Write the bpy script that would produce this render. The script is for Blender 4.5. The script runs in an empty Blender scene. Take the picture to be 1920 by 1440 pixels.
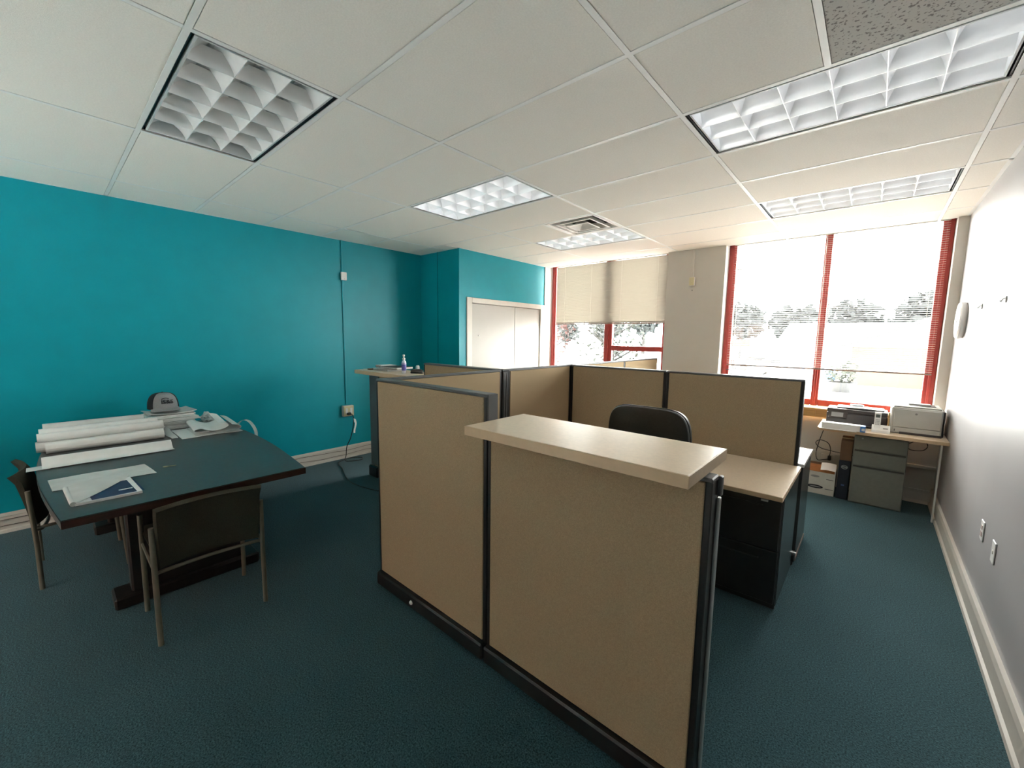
import bpy, bmesh, math, random
from mathutils import Vector, Matrix
random.seed(7)
S = bpy.context.scene
COL = S.collection
H = 2.755                                   # floor to ceiling grid
# ---------------------------------------------------------------- camera
cd = bpy.data.cameras.new('camera'); cam = bpy.data.objects.new('camera', cd); COL.objects.link(cam)
cd.sensor_width = 36.0; cd.lens = 36.0 * 771.17 / 1920.0; cd.clip_start = 0.02; cd.clip_end = 400
rt = Vector((0.75138851, 0.65972451, 0.01337446)); up = Vector((-0.08579102, 0.07757433, 0.99328854)); fw = Vector((-0.65425928, 0.74749301, -0.1148869))
m = Matrix.Identity(4)
for i in range(3):
    m[i][0] = rt[i]; m[i][1] = up[i]; m[i][2] = -fw[i]
m[0][3], m[1][3], m[2][3] = 0.858479, -0.462345, 1.602685
cam.matrix_world = m
S.camera = cam
# ---------------------------------------------------------------- sky, exposure
w = bpy.data.worlds.new('overcast_sky'); S.world = w; w.use_nodes = True
bg = w.node_tree.nodes['Background']; bg.inputs[0].default_value = (1.0, 0.985, 0.955, 1); bg.inputs[1].default_value = 7.0
S.view_settings.view_transform = 'Standard'; S.view_settings.look = 'None'
S.cycles.max_bounces = 24; S.cycles.diffuse_bounces = 16; S.cycles.glossy_bounces = 8; S.cycles.transparent_max_bounces = 16; S.cycles.sample_clamp_indirect = 0
S.view_settings.exposure = 2.45; S.view_settings.gamma = 1.0; S.view_settings.use_curve_mapping = False
def portal(x0, x1, z0, z1, y):
    l = bpy.data.lights.new('window_portal', 'AREA'); l.shape = 'RECTANGLE'; l.size = x1 - x0; l.size_y = z1 - z0
    l.cycles.is_portal = True
    o = bpy.data.objects.new('window_portal', l); COL.objects.link(o)
    o.location = ((x0 + x1) / 2, y, (z0 + z1) / 2); o.rotation_euler = (-math.pi / 2, 0, 0)
portal(-0.6, 1.34, 0.9, 2.75, 5.46); portal(-3.3, -1.34, 0.9, 2.75, 5.46)
def portal_rear(x0, x1, z0, z1, y):
    portal(x0, x1, z0, z1, y); o = [q for q in COL.objects if q.type == 'LIGHT'][-1]; o.rotation_euler = (math.pi / 2, 0, 0)
portal_rear(-3.10, -1.65, 0.10, 2.02, -3.80)  # sampling portal at the added rear door

# ---------------------------------------------------------------- materials
MATS = {}
def mat(name, col, rough=0.6, metal=0.0, spec=0.5, noise=0.0, nscale=200.0, bump=0.0, bscale=None, coat=0.0, stretch=None, detail=3.0, col2=None):
    if name in MATS: return MATS[name]
    M = bpy.data.materials.new(name); M.use_nodes = True; nt = M.node_tree; b = nt.nodes['Principled BSDF']
    b.inputs['Base Color'].default_value = (*col, 1); b.inputs['Roughness'].default_value = rough
    b.inputs['Metallic'].default_value = metal; b.inputs['Specular IOR Level'].default_value = spec; b.inputs['Coat Weight'].default_value = coat
    if noise > 0 or bump > 0:
        tc = nt.nodes.new('ShaderNodeTexCoord'); mp = nt.nodes.new('ShaderNodeMapping')
        if stretch: mp.inputs['Scale'].default_value = stretch
        nt.links.new(tc.outputs['Object'], mp.inputs[0])
        n = nt.nodes.new('ShaderNodeTexNoise'); n.inputs['Scale'].default_value = nscale; n.inputs['Detail'].default_value = detail
        nt.links.new(mp.outputs[0], n.inputs['Vector'])
        if noise > 0:
            r = nt.nodes.new('ShaderNodeValToRGB'); r.color_ramp.elements[0].position = 0.3; r.color_ramp.elements[1].position = 0.7
            c2 = col2 or tuple(c * (1 + noise) for c in col); c1 = col if col2 else tuple(c * (1 - noise) for c in col)
            r.color_ramp.elements[0].color = (*c1, 1); r.color_ramp.elements[1].color = (*c2, 1)
            nt.links.new(n.outputs[0], r.inputs[0]); nt.links.new(r.outputs[0], b.inputs['Base Color'])
        if bump > 0:
            bp = nt.nodes.new('ShaderNodeBump'); bp.inputs['Strength'].default_value = bump; bp.inputs['Distance'].default_value = 0.004
            src = n
            if bscale:
                src = nt.nodes.new('ShaderNodeTexNoise'); src.inputs['Scale'].default_value = bscale; src.inputs['Detail'].default_value = 3
                nt.links.new(mp.outputs[0], src.inputs['Vector'])
            nt.links.new(src.outputs[0], bp.inputs['Height']); nt.links.new(bp.outputs[0], b.inputs['Normal'])
    MATS[name] = M; return M
TEAL = mat('teal_paint', (0.0, 0.29, 0.365), 0.42, spec=0.32, noise=0.03, nscale=6, bump=0.12, bscale=260)
WHITEWALL = mat('white_wall_paint', (0.37, 0.357, 0.366), 0.42, noise=0.03, nscale=3, bump=0.06, bscale=220, stretch=(1, 1, 0.25))
BEIGEWALL = mat('greige_wall_paint', (0.56, 0.525, 0.475), 0.55, noise=0.02, nscale=4, bump=0.05, bscale=200)
TRIM = mat('cream_trim_paint', (0.58, 0.545, 0.495), 0.45, noise=0.03, nscale=8)
DOORP = mat('cream_door_paint', (0.40, 0.38, 0.35), 0.5, noise=0.02, nscale=5)
TILE = mat('ceiling_tile_fine', (0.88, 0.85, 0.80), 0.9, noise=0.04, nscale=140, bump=0.25, bscale=300, spec=0.1)
TEE = mat('white_grid_metal', (0.86, 0.86, 0.85), 0.45, noise=0.02, nscale=10)
CARPET = mat('teal_carpet', (0.012, 0.062, 0.078), 0.97, spec=0.05, noise=0.0, nscale=170, bump=0.7, bscale=190, detail=4, col2=None)
FABRIC = mat('tan_panel_fabric', (0.40, 0.308, 0.195), 0.9, spec=0.15, noise=0.16, nscale=330, bump=0.25, bscale=420)
BLACK = mat('black_trim_plastic', (0.012, 0.012, 0.013), 0.42, noise=0.1, nscale=30)
GREYTRIM = mat('charcoal_metal_trim', (0.10, 0.105, 0.11), 0.38, noise=0.06, nscale=20)
SILVER = mat('pale_metal_strip', (0.42, 0.44, 0.44), 0.35, metal=0.4, noise=0.05, nscale=15)
LAM = mat('tan_laminate', (0.74, 0.60, 0.445), 0.3, noise=0.05, nscale=60)
LAMEDGE = mat('tan_edge_band', (0.60, 0.44, 0.28), 0.45, noise=0.04, nscale=30)
LAMGLOSS = mat('pale_worktop_laminate', (0.62, 0.60, 0.56), 0.16, noise=0.03, nscale=40)
DARKMETAL = mat('black_file_metal', (0.018, 0.018, 0.018), 0.33, noise=0.1, nscale=12)
SIDEMETAL = mat('dark_satin_side_panel', (0.045, 0.05, 0.05), 0.22, noise=0.05, nscale=9)
TABLETOP = mat('charcoal_tabletop', (0.060, 0.064, 0.066), 0.34, noise=0.12, nscale=40)
MAHOG = mat('mahogany_edge', (0.045, 0.014, 0.009), 0.4, noise=0.25, nscale=14, stretch=(1, 1, 8))
CHAIRFAB = mat('olive_chair_fabric', (0.055, 0.05, 0.036), 0.92, spec=0.15, noise=0.2, nscale=260, bump=0.3)
CHAIRMETAL = mat('taupe_chair_tube', (0.20, 0.175, 0.13), 0.42, metal=0.2, noise=0.06, nscale=20)
LEATHER = mat('black_leather', (0.018, 0.019, 0.019), 0.36, noise=0.15, nscale=60, bump=0.2, bscale=140)
PAPER = mat('white_paper', (0.85, 0.86, 0.85), 0.8, noise=0.04, nscale=12)
PAPERG = mat('greyish_paper', (0.64, 0.66, 0.65), 0.8, noise=0.08, nscale=9)
BLUE = mat('navy_print', (0.02, 0.03, 0.10), 0.5, noise=0.1, nscale=20)
RED = mat('red_window_paint', (0.32, 0.035, 0.03), 0.42, noise=0.1, nscale=25)
WOOD = mat('golden_pine', (0.60, 0.33, 0.11), 0.5, noise=0.2, nscale=16, stretch=(0.3, 4, 4))
BROWN = mat('brown_card', (0.16, 0.085, 0.045), 0.75, noise=0.1, nscale=20)
GREYSTEEL = mat('grey_steel', (0.20, 0.205, 0.18), 0.45, noise=0.05, nscale=30)
GREYDARK = mat('shadow_grey_steel', (0.06, 0.06, 0.055), 0.6, noise=0.05, nscale=30)
WHITEP = mat('white_plastic', (0.72, 0.72, 0.70), 0.4, noise=0.02, nscale=20)
CREAMP = mat('cream_plastic', (0.62, 0.55, 0.34), 0.45, noise=0.03, nscale=20)
PRGREY = mat('printer_warm_grey', (0.46, 0.46, 0.43), 0.5, noise=0.02, nscale=20)
PRDARK = mat('printer_dark_brown', (0.045, 0.038, 0.038), 0.4, noise=0.1, nscale=20)
LCD = mat('lcd_grey', (0.10, 0.12, 0.11), 0.25, noise=0.03, nscale=20)
KEYG = mat('keypad_grey', (0.30, 0.30, 0.30), 0.5, noise=0.03, nscale=20)
BRIGHTBLUE = mat('blue_plastic', (0.07, 0.25, 0.62), 0.4, noise=0.05, nscale=20)
CAPGREY = mat('grey_cap_twill', (0.30, 0.31, 0.32), 0.9, noise=0.08, nscale=200, bump=0.15)
CAPNAVY = mat('dark_mesh_cap', (0.018, 0.02, 0.026), 0.9, noise=0.2, nscale=200)
BRASS = mat('brass_key', (0.55, 0.42, 0.22), 0.35, metal=0.8, noise=0.06, nscale=30)
SPECULAR = mat('satin_aluminium_louvre', (0.90, 0.905, 0.91), 0.33, metal=0.3, noise=0.02, nscale=20)
HOUSE = mat('fixture_white_enamel', (0.62, 0.64, 0.65), 0.4, noise=0.02, nscale=10)
DIFF = mat('diffuser_white_metal', (0.75, 0.72, 0.69), 0.4, noise=0.04, nscale=20)
DUCT = mat('dark_duct_interior', (0.10, 0.085, 0.065), 0.8, noise=0.2, nscale=20)
TUBE = mat('lamp_tube_glass', (0.75, 0.76, 0.76), 0.3, noise=0.02, nscale=10)
BOXW = mat('white_box_card', (0.62, 0.61, 0.56), 0.8, noise=0.03, nscale=20)
ORANGE = mat('orange_folder', (0.62, 0.25, 0.09), 0.7, noise=0.06, nscale=20)
CORD = mat('black_cord', (0.012, 0.014, 0.016), 0.5, noise=0.1, nscale=50)
STRING = mat('pale_string', (0.70, 0.68, 0.62), 0.8, noise=0.03, nscale=50)
PURPLE = mat('violet_label', (0.09, 0.08, 0.36), 0.4, noise=0.06, nscale=30)
# carpet: speckled tufts
def carpet_nodes():
    nt = CARPET.node_tree; b = nt.nodes['Principled BSDF']
    tc = nt.nodes.new('ShaderNodeTexCoord')
    a = nt.nodes.new('ShaderNodeTexNoise'); a.inputs['Scale'].default_value = 150; a.inputs['Detail'].default_value = 5; a.inputs['Roughness'].default_value = 0.7
    c = nt.nodes.new('ShaderNodeTexNoise'); c.inputs['Scale'].default_value = 1.6; c.inputs['Detail'].default_value = 3
    nt.links.new(tc.outputs['Object'], a.inputs['Vector']); nt.links.new(tc.outputs['Object'], c.inputs['Vector'])
    r = nt.nodes.new('ShaderNodeValToRGB'); r.color_ramp.elements[0].position = 0.36; r.color_ramp.elements[1].position = 0.66
    r.color_ramp.elements[0].color = (0.008, 0.027, 0.034, 1); r.color_ramp.elements[1].color = (0.070, 0.158, 0.186, 1)
    nt.links.new(a.outputs[0], r.inputs[0])
    mx = nt.nodes.new('ShaderNodeMix'); mx.data_type = 'RGBA'; mx.blend_type = 'MULTIPLY'; mx.inputs[0].default_value = 0.35
    r2 = nt.nodes.new('ShaderNodeValToRGB'); r2.color_ramp.elements[0].position = 0.35; r2.color_ramp.elements[1].position = 0.65
    r2.color_ramp.elements[0].color = (0.7, 0.75, 0.75, 1); r2.color_ramp.elements[1].color = (1, 1, 1, 1)
    nt.links.new(c.outputs[0], r2.inputs[0])
    nt.links.new(r.outputs[0], mx.inputs[6]); nt.links.new(r2.outputs[0], mx.inputs[7]); nt.links.new(mx.outputs[2], b.inputs['Base Color'])
carpet_nodes()
CARPET.node_tree.nodes['Principled BSDF'].inputs['Sheen Weight'].default_value = 0.12
# fissured acoustic tile
def speck():
    M = bpy.data.materials.new('ceiling_tile_fissured'); M.use_nodes = True; nt = M.node_tree; b = nt.nodes['Principled BSDF']
    tc = nt.nodes.new('ShaderNodeTexCoord'); n = nt.nodes.new('ShaderNodeTexNoise'); n.inputs['Scale'].default_value = 85; n.inputs['Detail'].default_value = 2
    nt.links.new(tc.outputs['Object'], n.inputs['Vector'])
    r = nt.nodes.new('ShaderNodeValToRGB'); r.color_ramp.elements[0].position = 0.36; r.color_ramp.elements[1].position = 0.42
    r.color_ramp.elements[0].color = (0.22, 0.20, 0.19, 1); r.color_ramp.elements[1].color = (0.56, 0.54, 0.51, 1)
    nt.links.new(n.outputs[0], r.inputs[0]); nt.links.new(r.outputs[0], b.inputs['Base Color']); b.inputs['Roughness'].default_value = 0.95
    return M
SPECK = speck()
def glassmat():
    M = bpy.data.materials.new('window_glass'); M.use_nodes = True; nt = M.node_tree
    for n in list(nt.nodes): nt.nodes.remove(n)
    o = nt.nodes.new('ShaderNodeOutputMaterial'); t = nt.nodes.new('ShaderNodeBsdfTransparent'); g = nt.nodes.new('ShaderNodeBsdfGlossy'); x = nt.nodes.new('ShaderNodeMixShader')
    t.inputs[0].default_value = (0.95, 0.97, 0.96, 1); g.inputs['Roughness'].default_value = 0.02; x.inputs[0].default_value = 0.05
    nt.links.new(t.outputs[0], x.inputs[1]); nt.links.new(g.outputs[0], x.inputs[2]); nt.links.new(x.outputs[0], o.inputs[0])
    return M
GLASS = glassmat()
def slatmat():
    M = bpy.data.materials.new('cream_blind_slat'); M.use_nodes = True; nt = M.node_tree; b = nt.nodes['Principled BSDF']
    b.inputs['Base Color'].default_value = (0.40, 0.37, 0.32, 1); b.inputs['Roughness'].default_value = 0.5
    return M
SLAT = slatmat()

# ---------------------------------------------------------------- geometry helpers
def BM(): return bmesh.new()
def box(bm, x0, y0, z0, x1, y1, z1, bev=0.0, seg=1):
    r = bmesh.ops.create_cube(bm, size=1.0); vs = r['verts']
    for v in vs:
        v.co = Vector(((x0 + x1) / 2 + v.co.x * (x1 - x0), (y0 + y1) / 2 + v.co.y * (y1 - y0), (z0 + z1) / 2 + v.co.z * (z1 - z0)))
    if bev > 0:
        es = list({e for v in vs for e in v.link_edges})
        bmesh.ops.bevel(bm, geom=es, offset=bev, segments=seg, affect='EDGES', profile=0.5)
    return bm
def bx(*a, **k): return box(BM(), *a, **k)
def prism(bm, pts, axis, a, b):
    """extrude a polygon (2-D points) along axis from a to b"""
    def mk(p, t):
        if axis == 'z': return (p[0], p[1], t)
        if axis == 'y': return (p[0], t, p[1])
        return (t, p[0], p[1])
    A = [bm.verts.new(mk(p, a)) for p in pts]; B = [bm.verts.new(mk(p, b)) for p in pts]
    n = len(pts)
    for i in range(n): bm.faces.new((A[i], A[(i + 1) % n], B[(i + 1) % n], B[i]))
    bm.faces.new(A[::-1]); bm.faces.new(B)
    return bm
def tube(bm, pts, r, n=8, closed=False):
    pts = [Vector(p) for p in pts]; rings = []
    N = len(pts)
    for i, p in enumerate(pts):
        if closed: d = pts[(i + 1) % N] - pts[i - 1]
        else: d = pts[min(i + 1, N - 1)] - pts[max(i - 1, 0)]
        d.normalize()
        a = d.cross(Vector((0, 0, 1)))
        if a.length < 0.05: a = d.cross(Vector((1, 0, 0)))
        a.normalize(); b = d.cross(a)
        rr = r[i] if isinstance(r, (list, tuple)) else r
        rings.append([bm.verts.new(p + (a * math.cos(2 * math.pi * k / n) + b * math.sin(2 * math.pi * k / n)) * rr) for k in range(n)])
    for i in range(N if closed else N - 1):
        A = rings[i]; B = rings[(i + 1) % N]
        for k in range(n): bm.faces.new((A[k], A[(k + 1) % n], B[(k + 1) % n], B[k]))
    if not closed: bm.faces.new(rings[0][::-1]); bm.faces.new(rings[-1])
    return bm
def lathe(bm, prof, c=(0, 0, 0), n=24):
    rings = []
    for r, z in prof:
        rings.append([bm.verts.new((c[0] + max(r, 1e-4) * math.cos(2 * math.pi * k / n), c[1] + max(r, 1e-4) * math.sin(2 * math.pi * k / n), c[2] + z)) for k in range(n)])
    for A, B in zip(rings, rings[1:]):
        for k in range(n): bm.faces.new((A[k], A[(k + 1) % n], B[(k + 1) % n], B[k]))
    bm.faces.new(rings[0][::-1]); bm.faces.new(rings[-1])
    return bm
def grid(bm, f, nu, nv, thick=0.0):
    """surface f(u,v); optional thickness along the normal"""
    V = [[bm.verts.new(f(i / nu, j / nv)) for j in range(nv + 1)] for i in range(nu + 1)]
    fs = []
    for i in range(nu):
        for j in range(nv): fs.append(bm.faces.new((V[i][j], V[i + 1][j], V[i + 1][j + 1], V[i][j + 1])))
    if thick: bm.normal_update(); bmesh.ops.solidify(bm, geom=fs, thickness=thick)
    return bm
def spline(pts, n=8):
    P = [Vector(p) for p in pts]; P = [2 * P[0] - P[1]] + P + [2 * P[-1] - P[-2]]; out = []
    for i in range(1, len(P) - 2):
        for k in range(n):
            t = k / n; a, b, c, d = P[i - 1:i + 3]
            out.append(0.5 * ((2 * b) + (c - a) * t + (2 * a - 5 * b + 4 * c - d) * t * t + (3 * b - a - 3 * c + d) * t ** 3))
    out.append(P[-2]); return out
def mesh(name, bm, material, smooth=False):
    bmesh.ops.recalc_face_normals(bm, faces=bm.faces[:])
    me = bpy.data.meshes.new(name); bm.to_mesh(me); bm.free()
    me.materials.append(material)
    if smooth:
        me.polygons.foreach_set('use_smooth', [True] * len(me.polygons))
        me.set_sharp_from_angle(angle=math.radians(40))
    return me
def root_loc(p):
    while p.parent: p = p.parent
    return p.location
def obj(name, bm, material, parent=None, smooth=False, local=False, loc=None):
    """one mesh object; coordinates are in the room unless local=True. loc = origin for a top-level mesh"""
    off = None
    if parent is not None and not local: off = Vector(root_loc(parent))
    if parent is None and loc is not None: off = Vector(loc)
    if off is not None: bmesh.ops.translate(bm, verts=bm.verts[:], vec=-off)
    o = bpy.data.objects.new(name, mesh(name, bm, material, smooth)); COL.objects.link(o)
    if parent is not None: o.parent = parent
    elif loc is not None: o.location = loc
    return o
def inst(name, me, parent, loc=(0, 0, 0), rot=None):
    o = bpy.data.objects.new(name, me); COL.objects.link(o); o.parent = parent; o.location = loc
    if rot: o.rotation_euler = rot
    return o
def tag(o, label, cat=None, group=None, kind=None):
    o['label'] = label
    if cat: o['category'] = cat
    if group: o['group'] = group
    if kind: o['kind'] = kind
    return o
def thing(name, label, cat, loc=(0, 0, 0), rz=0.0, group=None, kind=None):
    o = bpy.data.objects.new(name, None); COL.objects.link(o); o.empty_display_size = 0.1
    o.location = loc; o.rotation_euler = (0, 0, rz)
    return tag(o, label, cat, group, kind)
def copy_tree(o, parent=None):
    c = o.copy(); COL.objects.link(c); c.parent = parent
    for ch in list(o.children): copy_tree(ch, c)
    return c
def text(name, s, size, material, parent, M, depth=0.0006):
    cu = bpy.data.curves.new(name, 'FONT'); cu.body = s; cu.size = size; cu.extrude = depth; cu.align_x = 'CENTER'; cu.align_y = 'CENTER'; cu.resolution_u = 2
    t = bpy.data.objects.new(name, cu); COL.objects.link(t)
    dg = bpy.context.evaluated_depsgraph_get(); me = bpy.data.meshes.new_from_object(t.evaluated_get(dg)); bpy.data.objects.remove(t)
    me.name = name; me.materials.clear(); me.materials.append(material); me.transform(M)
    o = bpy.data.objects.new(name, me); COL.objects.link(o); o.parent = parent
    return o

# ================================================================ SETTING
XL, XR, YB, YF = -4.21, 1.417, -3.66, 5.22
o = obj('floor', bx(XL, YB, -0.12, XR, YF, 0.0), CARPET); tag(o, 'dark teal tufted carpet over the whole office', 'floor', kind='structure')
o = obj('wall_left', bx(XL - 0.12, YB - 0.12, -0.12, XL, 3.28, H + 0.3), TEAL); tag(o, 'long glossy teal painted wall behind the conference table', 'wall', kind='structure')
o = obj('wall_right', bx(XR, YB - 0.12, -0.12, XR + 0.12, YF + 0.2, H + 0.3), WHITEWALL); tag(o, 'pale lilac white wall with clock and outlets', 'wall', kind='structure')
DX0, DX1 = -3.25, -1.60                     # assumed glass door, added behind the camera to let in fill light
bm = BM(); box(bm, XL, YB - 0.12, -0.12, DX0, YB, H + 0.3); box(bm, DX1, YB - 0.12, -0.12, XR, YB, H + 0.3); box(bm, DX0, YB - 0.12, 2.13, DX1, YB, H + 0.3)
o = obj('wall_rear', bm, mat('plain_white_paint', (0.78, 0.77, 0.75), 0.5, noise=0.02, nscale=4)); tag(o, 'plain white wall facing the windows', 'wall', kind='structure')
d2 = thing('door_added', 'unseen cream glass door with a sidelight, added in the rear wall to let in light', 'door', (-2.71, YB, 0), kind='structure')
bm = BM(); box(bm, DX0, YB - 0.10, 0, DX0 + 0.05, YB + 0.01, 2.13); box(bm, DX1 - 0.05, YB - 0.10, 0, DX1, YB + 0.01, 2.13); box(bm, DX0 + 0.05, YB - 0.10, 2.08, DX1 - 0.05, YB + 0.01, 2.13)
obj('casing', bm, TRIM, d2)
bm = BM(); box(bm, DX0 + 0.052, YB - 0.08, 0.01, -3.12, YB - 0.04, 2.075); box(bm, -2.36, YB - 0.08, 0.01, -2.28, YB - 0.04, 2.075); box(bm, -3.12, YB - 0.08, 0.01, -2.36, YB - 0.04, 0.12); box(bm, -3.12, YB - 0.08, 2.0, -2.36, YB - 0.04, 2.075)
DL = obj('door_leaf', bm, DOORP, d2)
# window wall: piers and aprons
bm = BM()
box(bm, -1.34, YF, -0.12, -0.62, YF + 0.22, H + 0.3); box(bm, 1.342, YF, -0.12, XR, YF + 0.22, H + 0.3)
box(bm, -0.62, YF, -0.12, 1.342, YF + 0.22, 0.76); box(bm, -3.38, YF, -0.12, -1.34, YF + 0.22, 0.76)
box(bm, -3.38, YF + 0.08, H + 0.04, -1.34, YF + 0.22, H + 0.3); box(bm, -0.62, YF + 0.08, H + 0.04, 1.342, YF + 0.22, H + 0.3)
o = obj('wall_window', bm, BEIGEWALL); tag(o, 'greige window wall with a wide pier between two windows', 'wall', kind='structure')
# closet block
bm = BM()
box(bm, XL - 0.12, 3.28, -0.12, -3.38, 3.38, H + 0.3); box(bm, -3.46, 3.38, 2.13, -3.38, 5.17, H + 0.3); box(bm, -3.46, 3.38, -0.12, -3.38, 3.41, 2.13)
box(bm, XL - 0.12, 3.38, -0.12, XL, YF + 0.22, H + 0.3)
cw = obj('wall_closet', bm, TEAL); tag(cw, 'teal closet block projecting beside the blinds', 'wall', kind='structure')
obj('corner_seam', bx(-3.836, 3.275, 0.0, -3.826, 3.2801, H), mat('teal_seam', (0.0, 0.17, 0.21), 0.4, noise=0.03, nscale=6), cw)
o = obj('trim_1', bx(-3.50, 5.17, -0.12, -3.365, YF + 0.22, H + 0.3), TRIM); tag(o, 'cream post between closet and blinds', 'trim', kind='structure')
# closet door
d = thing('door_1', 'pair of flush cream closet doors in a plain cream casing', 'door', (-3.38, 4.28, 0), kind='structure')
bm = BM(); box(bm, -3.46, 3.41, 0, -3.362, 3.506, 2.13, 0.004); box(bm, -3.46, 5.062, 0, -3.362, 5.168, 2.13, 0.004); box(bm, -3.46, 3.506, 2.058, -3.362, 5.062, 2.13, 0.004)
obj('casing', bm, TRIM, d)
l1 = obj('door_leaf', bx(-3.42, 3.51, 0.01, -3.385, 4.428, 2.052, 0.003), DOORP, d); obj('door_leaf', bx(-3.42, 4.434, 0.01, -3.385, 5.056, 2.052, 0.003), DOORP, d)
obj('pull_knob', lathe(BM(), [(0.004, 0), (0.011, 0.002), (0.011, 0.01), (0.006, 0.014)], n=12), WHITEP, l1, local=True).matrix_local = Matrix.Translation((-0.005, -0.63, 1.61)) @ Matrix.Rotation(math.pi / 2, 4, 'Y')

# baseboards
def baseboard(name, x0, y0, x1, y1, h, label, side):
    bm = BM()
    if side == 'x+':      # along y on left wall
        prof = [(x0, 0), (x0 + 0.022, 0), (x0 + 0.02, 0.025), (x0 + 0.014, 0.03), (x0 + 0.014, h - 0.03), (x0 + 0.019, h - 0.025), (x0 + 0.014, h), (x0, h)]
        prism(bm, prof, 'y', y0, y1)
    elif side == 'x-':
        prof = [(x0, 0), (x0 - 0.03, 0), (x0 - 0.027, 0.02), (x0 - 0.016, 0.03), (x0 - 0.014, h - 0.035), (x0 - 0.024, h - 0.025), (x0 - 0.018, h), (x0, h)]
        prism(bm, prof, 'y', y0, y1)
    else:
        prof = [(y0, 0), (y0 - 0.022, 0), (y0 - 0.014, 0.03), (y0 - 0.014, h - 0.03), (y0 - 0.018, h), (y0, h)]
        prism(bm, prof, 'x', x0, x1)
    o = obj(name, bm, TRIM); tag(o, label, 'baseboard', kind='structure')
baseboard('baseboard_left', XL, YB, XL, 3.28, 0.16, 'cream baseboard along the teal wall', 'x+')
baseboard('baseboard_right', XR, YB, XR, YF, 0.165, 'cream moulded baseboard along the white wall', 'x-')
baseboard('baseboard_window', -3.36, YF, XR - 0.03, YF, 0.14, 'cream baseboard below the windows', 'y-')
o = obj('trim_2', bx(-1.2, YF - 0.02, 0.355, XR - 0.001, YF, 0.385, 0.003), TRIM); tag(o, 'thin cream rail on the wall below the windows', 'trim', kind='structure')

# ---------------------------------------------------------------- ceiling
ceil = obj('ceiling', bx(XL - 0.12, YB - 0.12, H + 0.3, XR + 0.12, YF + 0.22, H + 0.36), GREYDARK); tag(ceil, 'suspended ceiling of off-white panels in a white metal grid', 'ceiling', kind='structure')
G = 1.2192; R_ = 0.6096
LIGHTS = [(-2, 0), (-2, 3), (-2, 6), (0, 3), (0, 6)]
xs = [XL] + [k * G for k in range(-3, 2)] + [XR]
ys = [YB] + [j * R_ for j in range(-5, 9)] + [YF + 0.07]
TW = 0.012
def tile(x0, x1, y0, y1, material=None):
    g = 0.0155; obj('ceiling_tile', box(bx(x0 + 0.0005, y0 + 0.0005, H + 0.010, x1 - 0.0005, y1 - 0.0005, H + 0.02), x0 + g, y0 + g, H + 0.0015, x1 - g, y1 - g, H + 0.010), material or TILE, ceil)
for i in range(len(xs) - 1):
    for j in range(len(ys) - 1):
        x0, x1, y0, y1 = xs[i], xs[i + 1], ys[j], ys[j + 1]
        kx = round(x0 / G) if i else None; ky = round(y0 / R_)
        if (kx, ky) in LIGHTS: continue
        if y1 > 3.29:
            if i == 0:
                if y0 < 3.27: tile(x0, x1, y0, 3.28)
                continue
            if i == 1:
                if y0 < 3.27: tile(x0, -3.38, y0, 3.28); tile(-3.38, x1, y0, y1)
                else: tile(-3.38, x1, y0, y1)
                continue
        if (kx, ky) == (-2, 5): tile(x0, x0 + R_, y0, y1); continue
        if (kx, ky) == (0, 2): tile(x0, x0 + R_, y0, y1); tile(x0 + R_, x1, y0, y1, SPECK); continue
        tile(x0, x1, y0, y1)
for k in range(-3, 2):
    obj('main_runner', bx(k * G - TW, YB, H, k * G + TW, (3.28 if k == -3 else YF + 0.07), H + 0.003), TEE, ceil)
for j in range(-5, 9):
    y = j * R_
    for i in range(len(xs) - 1):
        a, b = xs[i] + (TW if i else 0), xs[i + 1] - (TW if i < len(xs) - 2 else 0)
        if y > 3.28:
            if i == 0: continue
            if i == 1: a = -3.38
        obj('cross_tee', bx(a, y - TW, H, b, y + TW, H + 0.003), TEE, ceil)
obj('cross_tee', bx(R_ - TW, 2 * R_ + TW, H, R_ + TW, 3 * R_ - TW, H + 0.003), TEE, ceil)
obj('cross_tee', bx(-2 * G + R_ - TW, 5 * R_ + TW, H, -2 * G + R_ + TW, 6 * R_ - TW, H + 0.003), TEE, ceil)
bm = BM(); box(bm, XR - 0.022, YB, H, XR, YF, H + 0.006); box(bm, XL, YB, H, XL + 0.022, 3.28, H + 0.006); box(bm, -3.38, 3.28, H, -3.358, YF, H + 0.006); box(bm, XL, 3.258, H, -3.38, 3.28, H + 0.006)
obj('wall_angle', bm, TEE, ceil)

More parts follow.
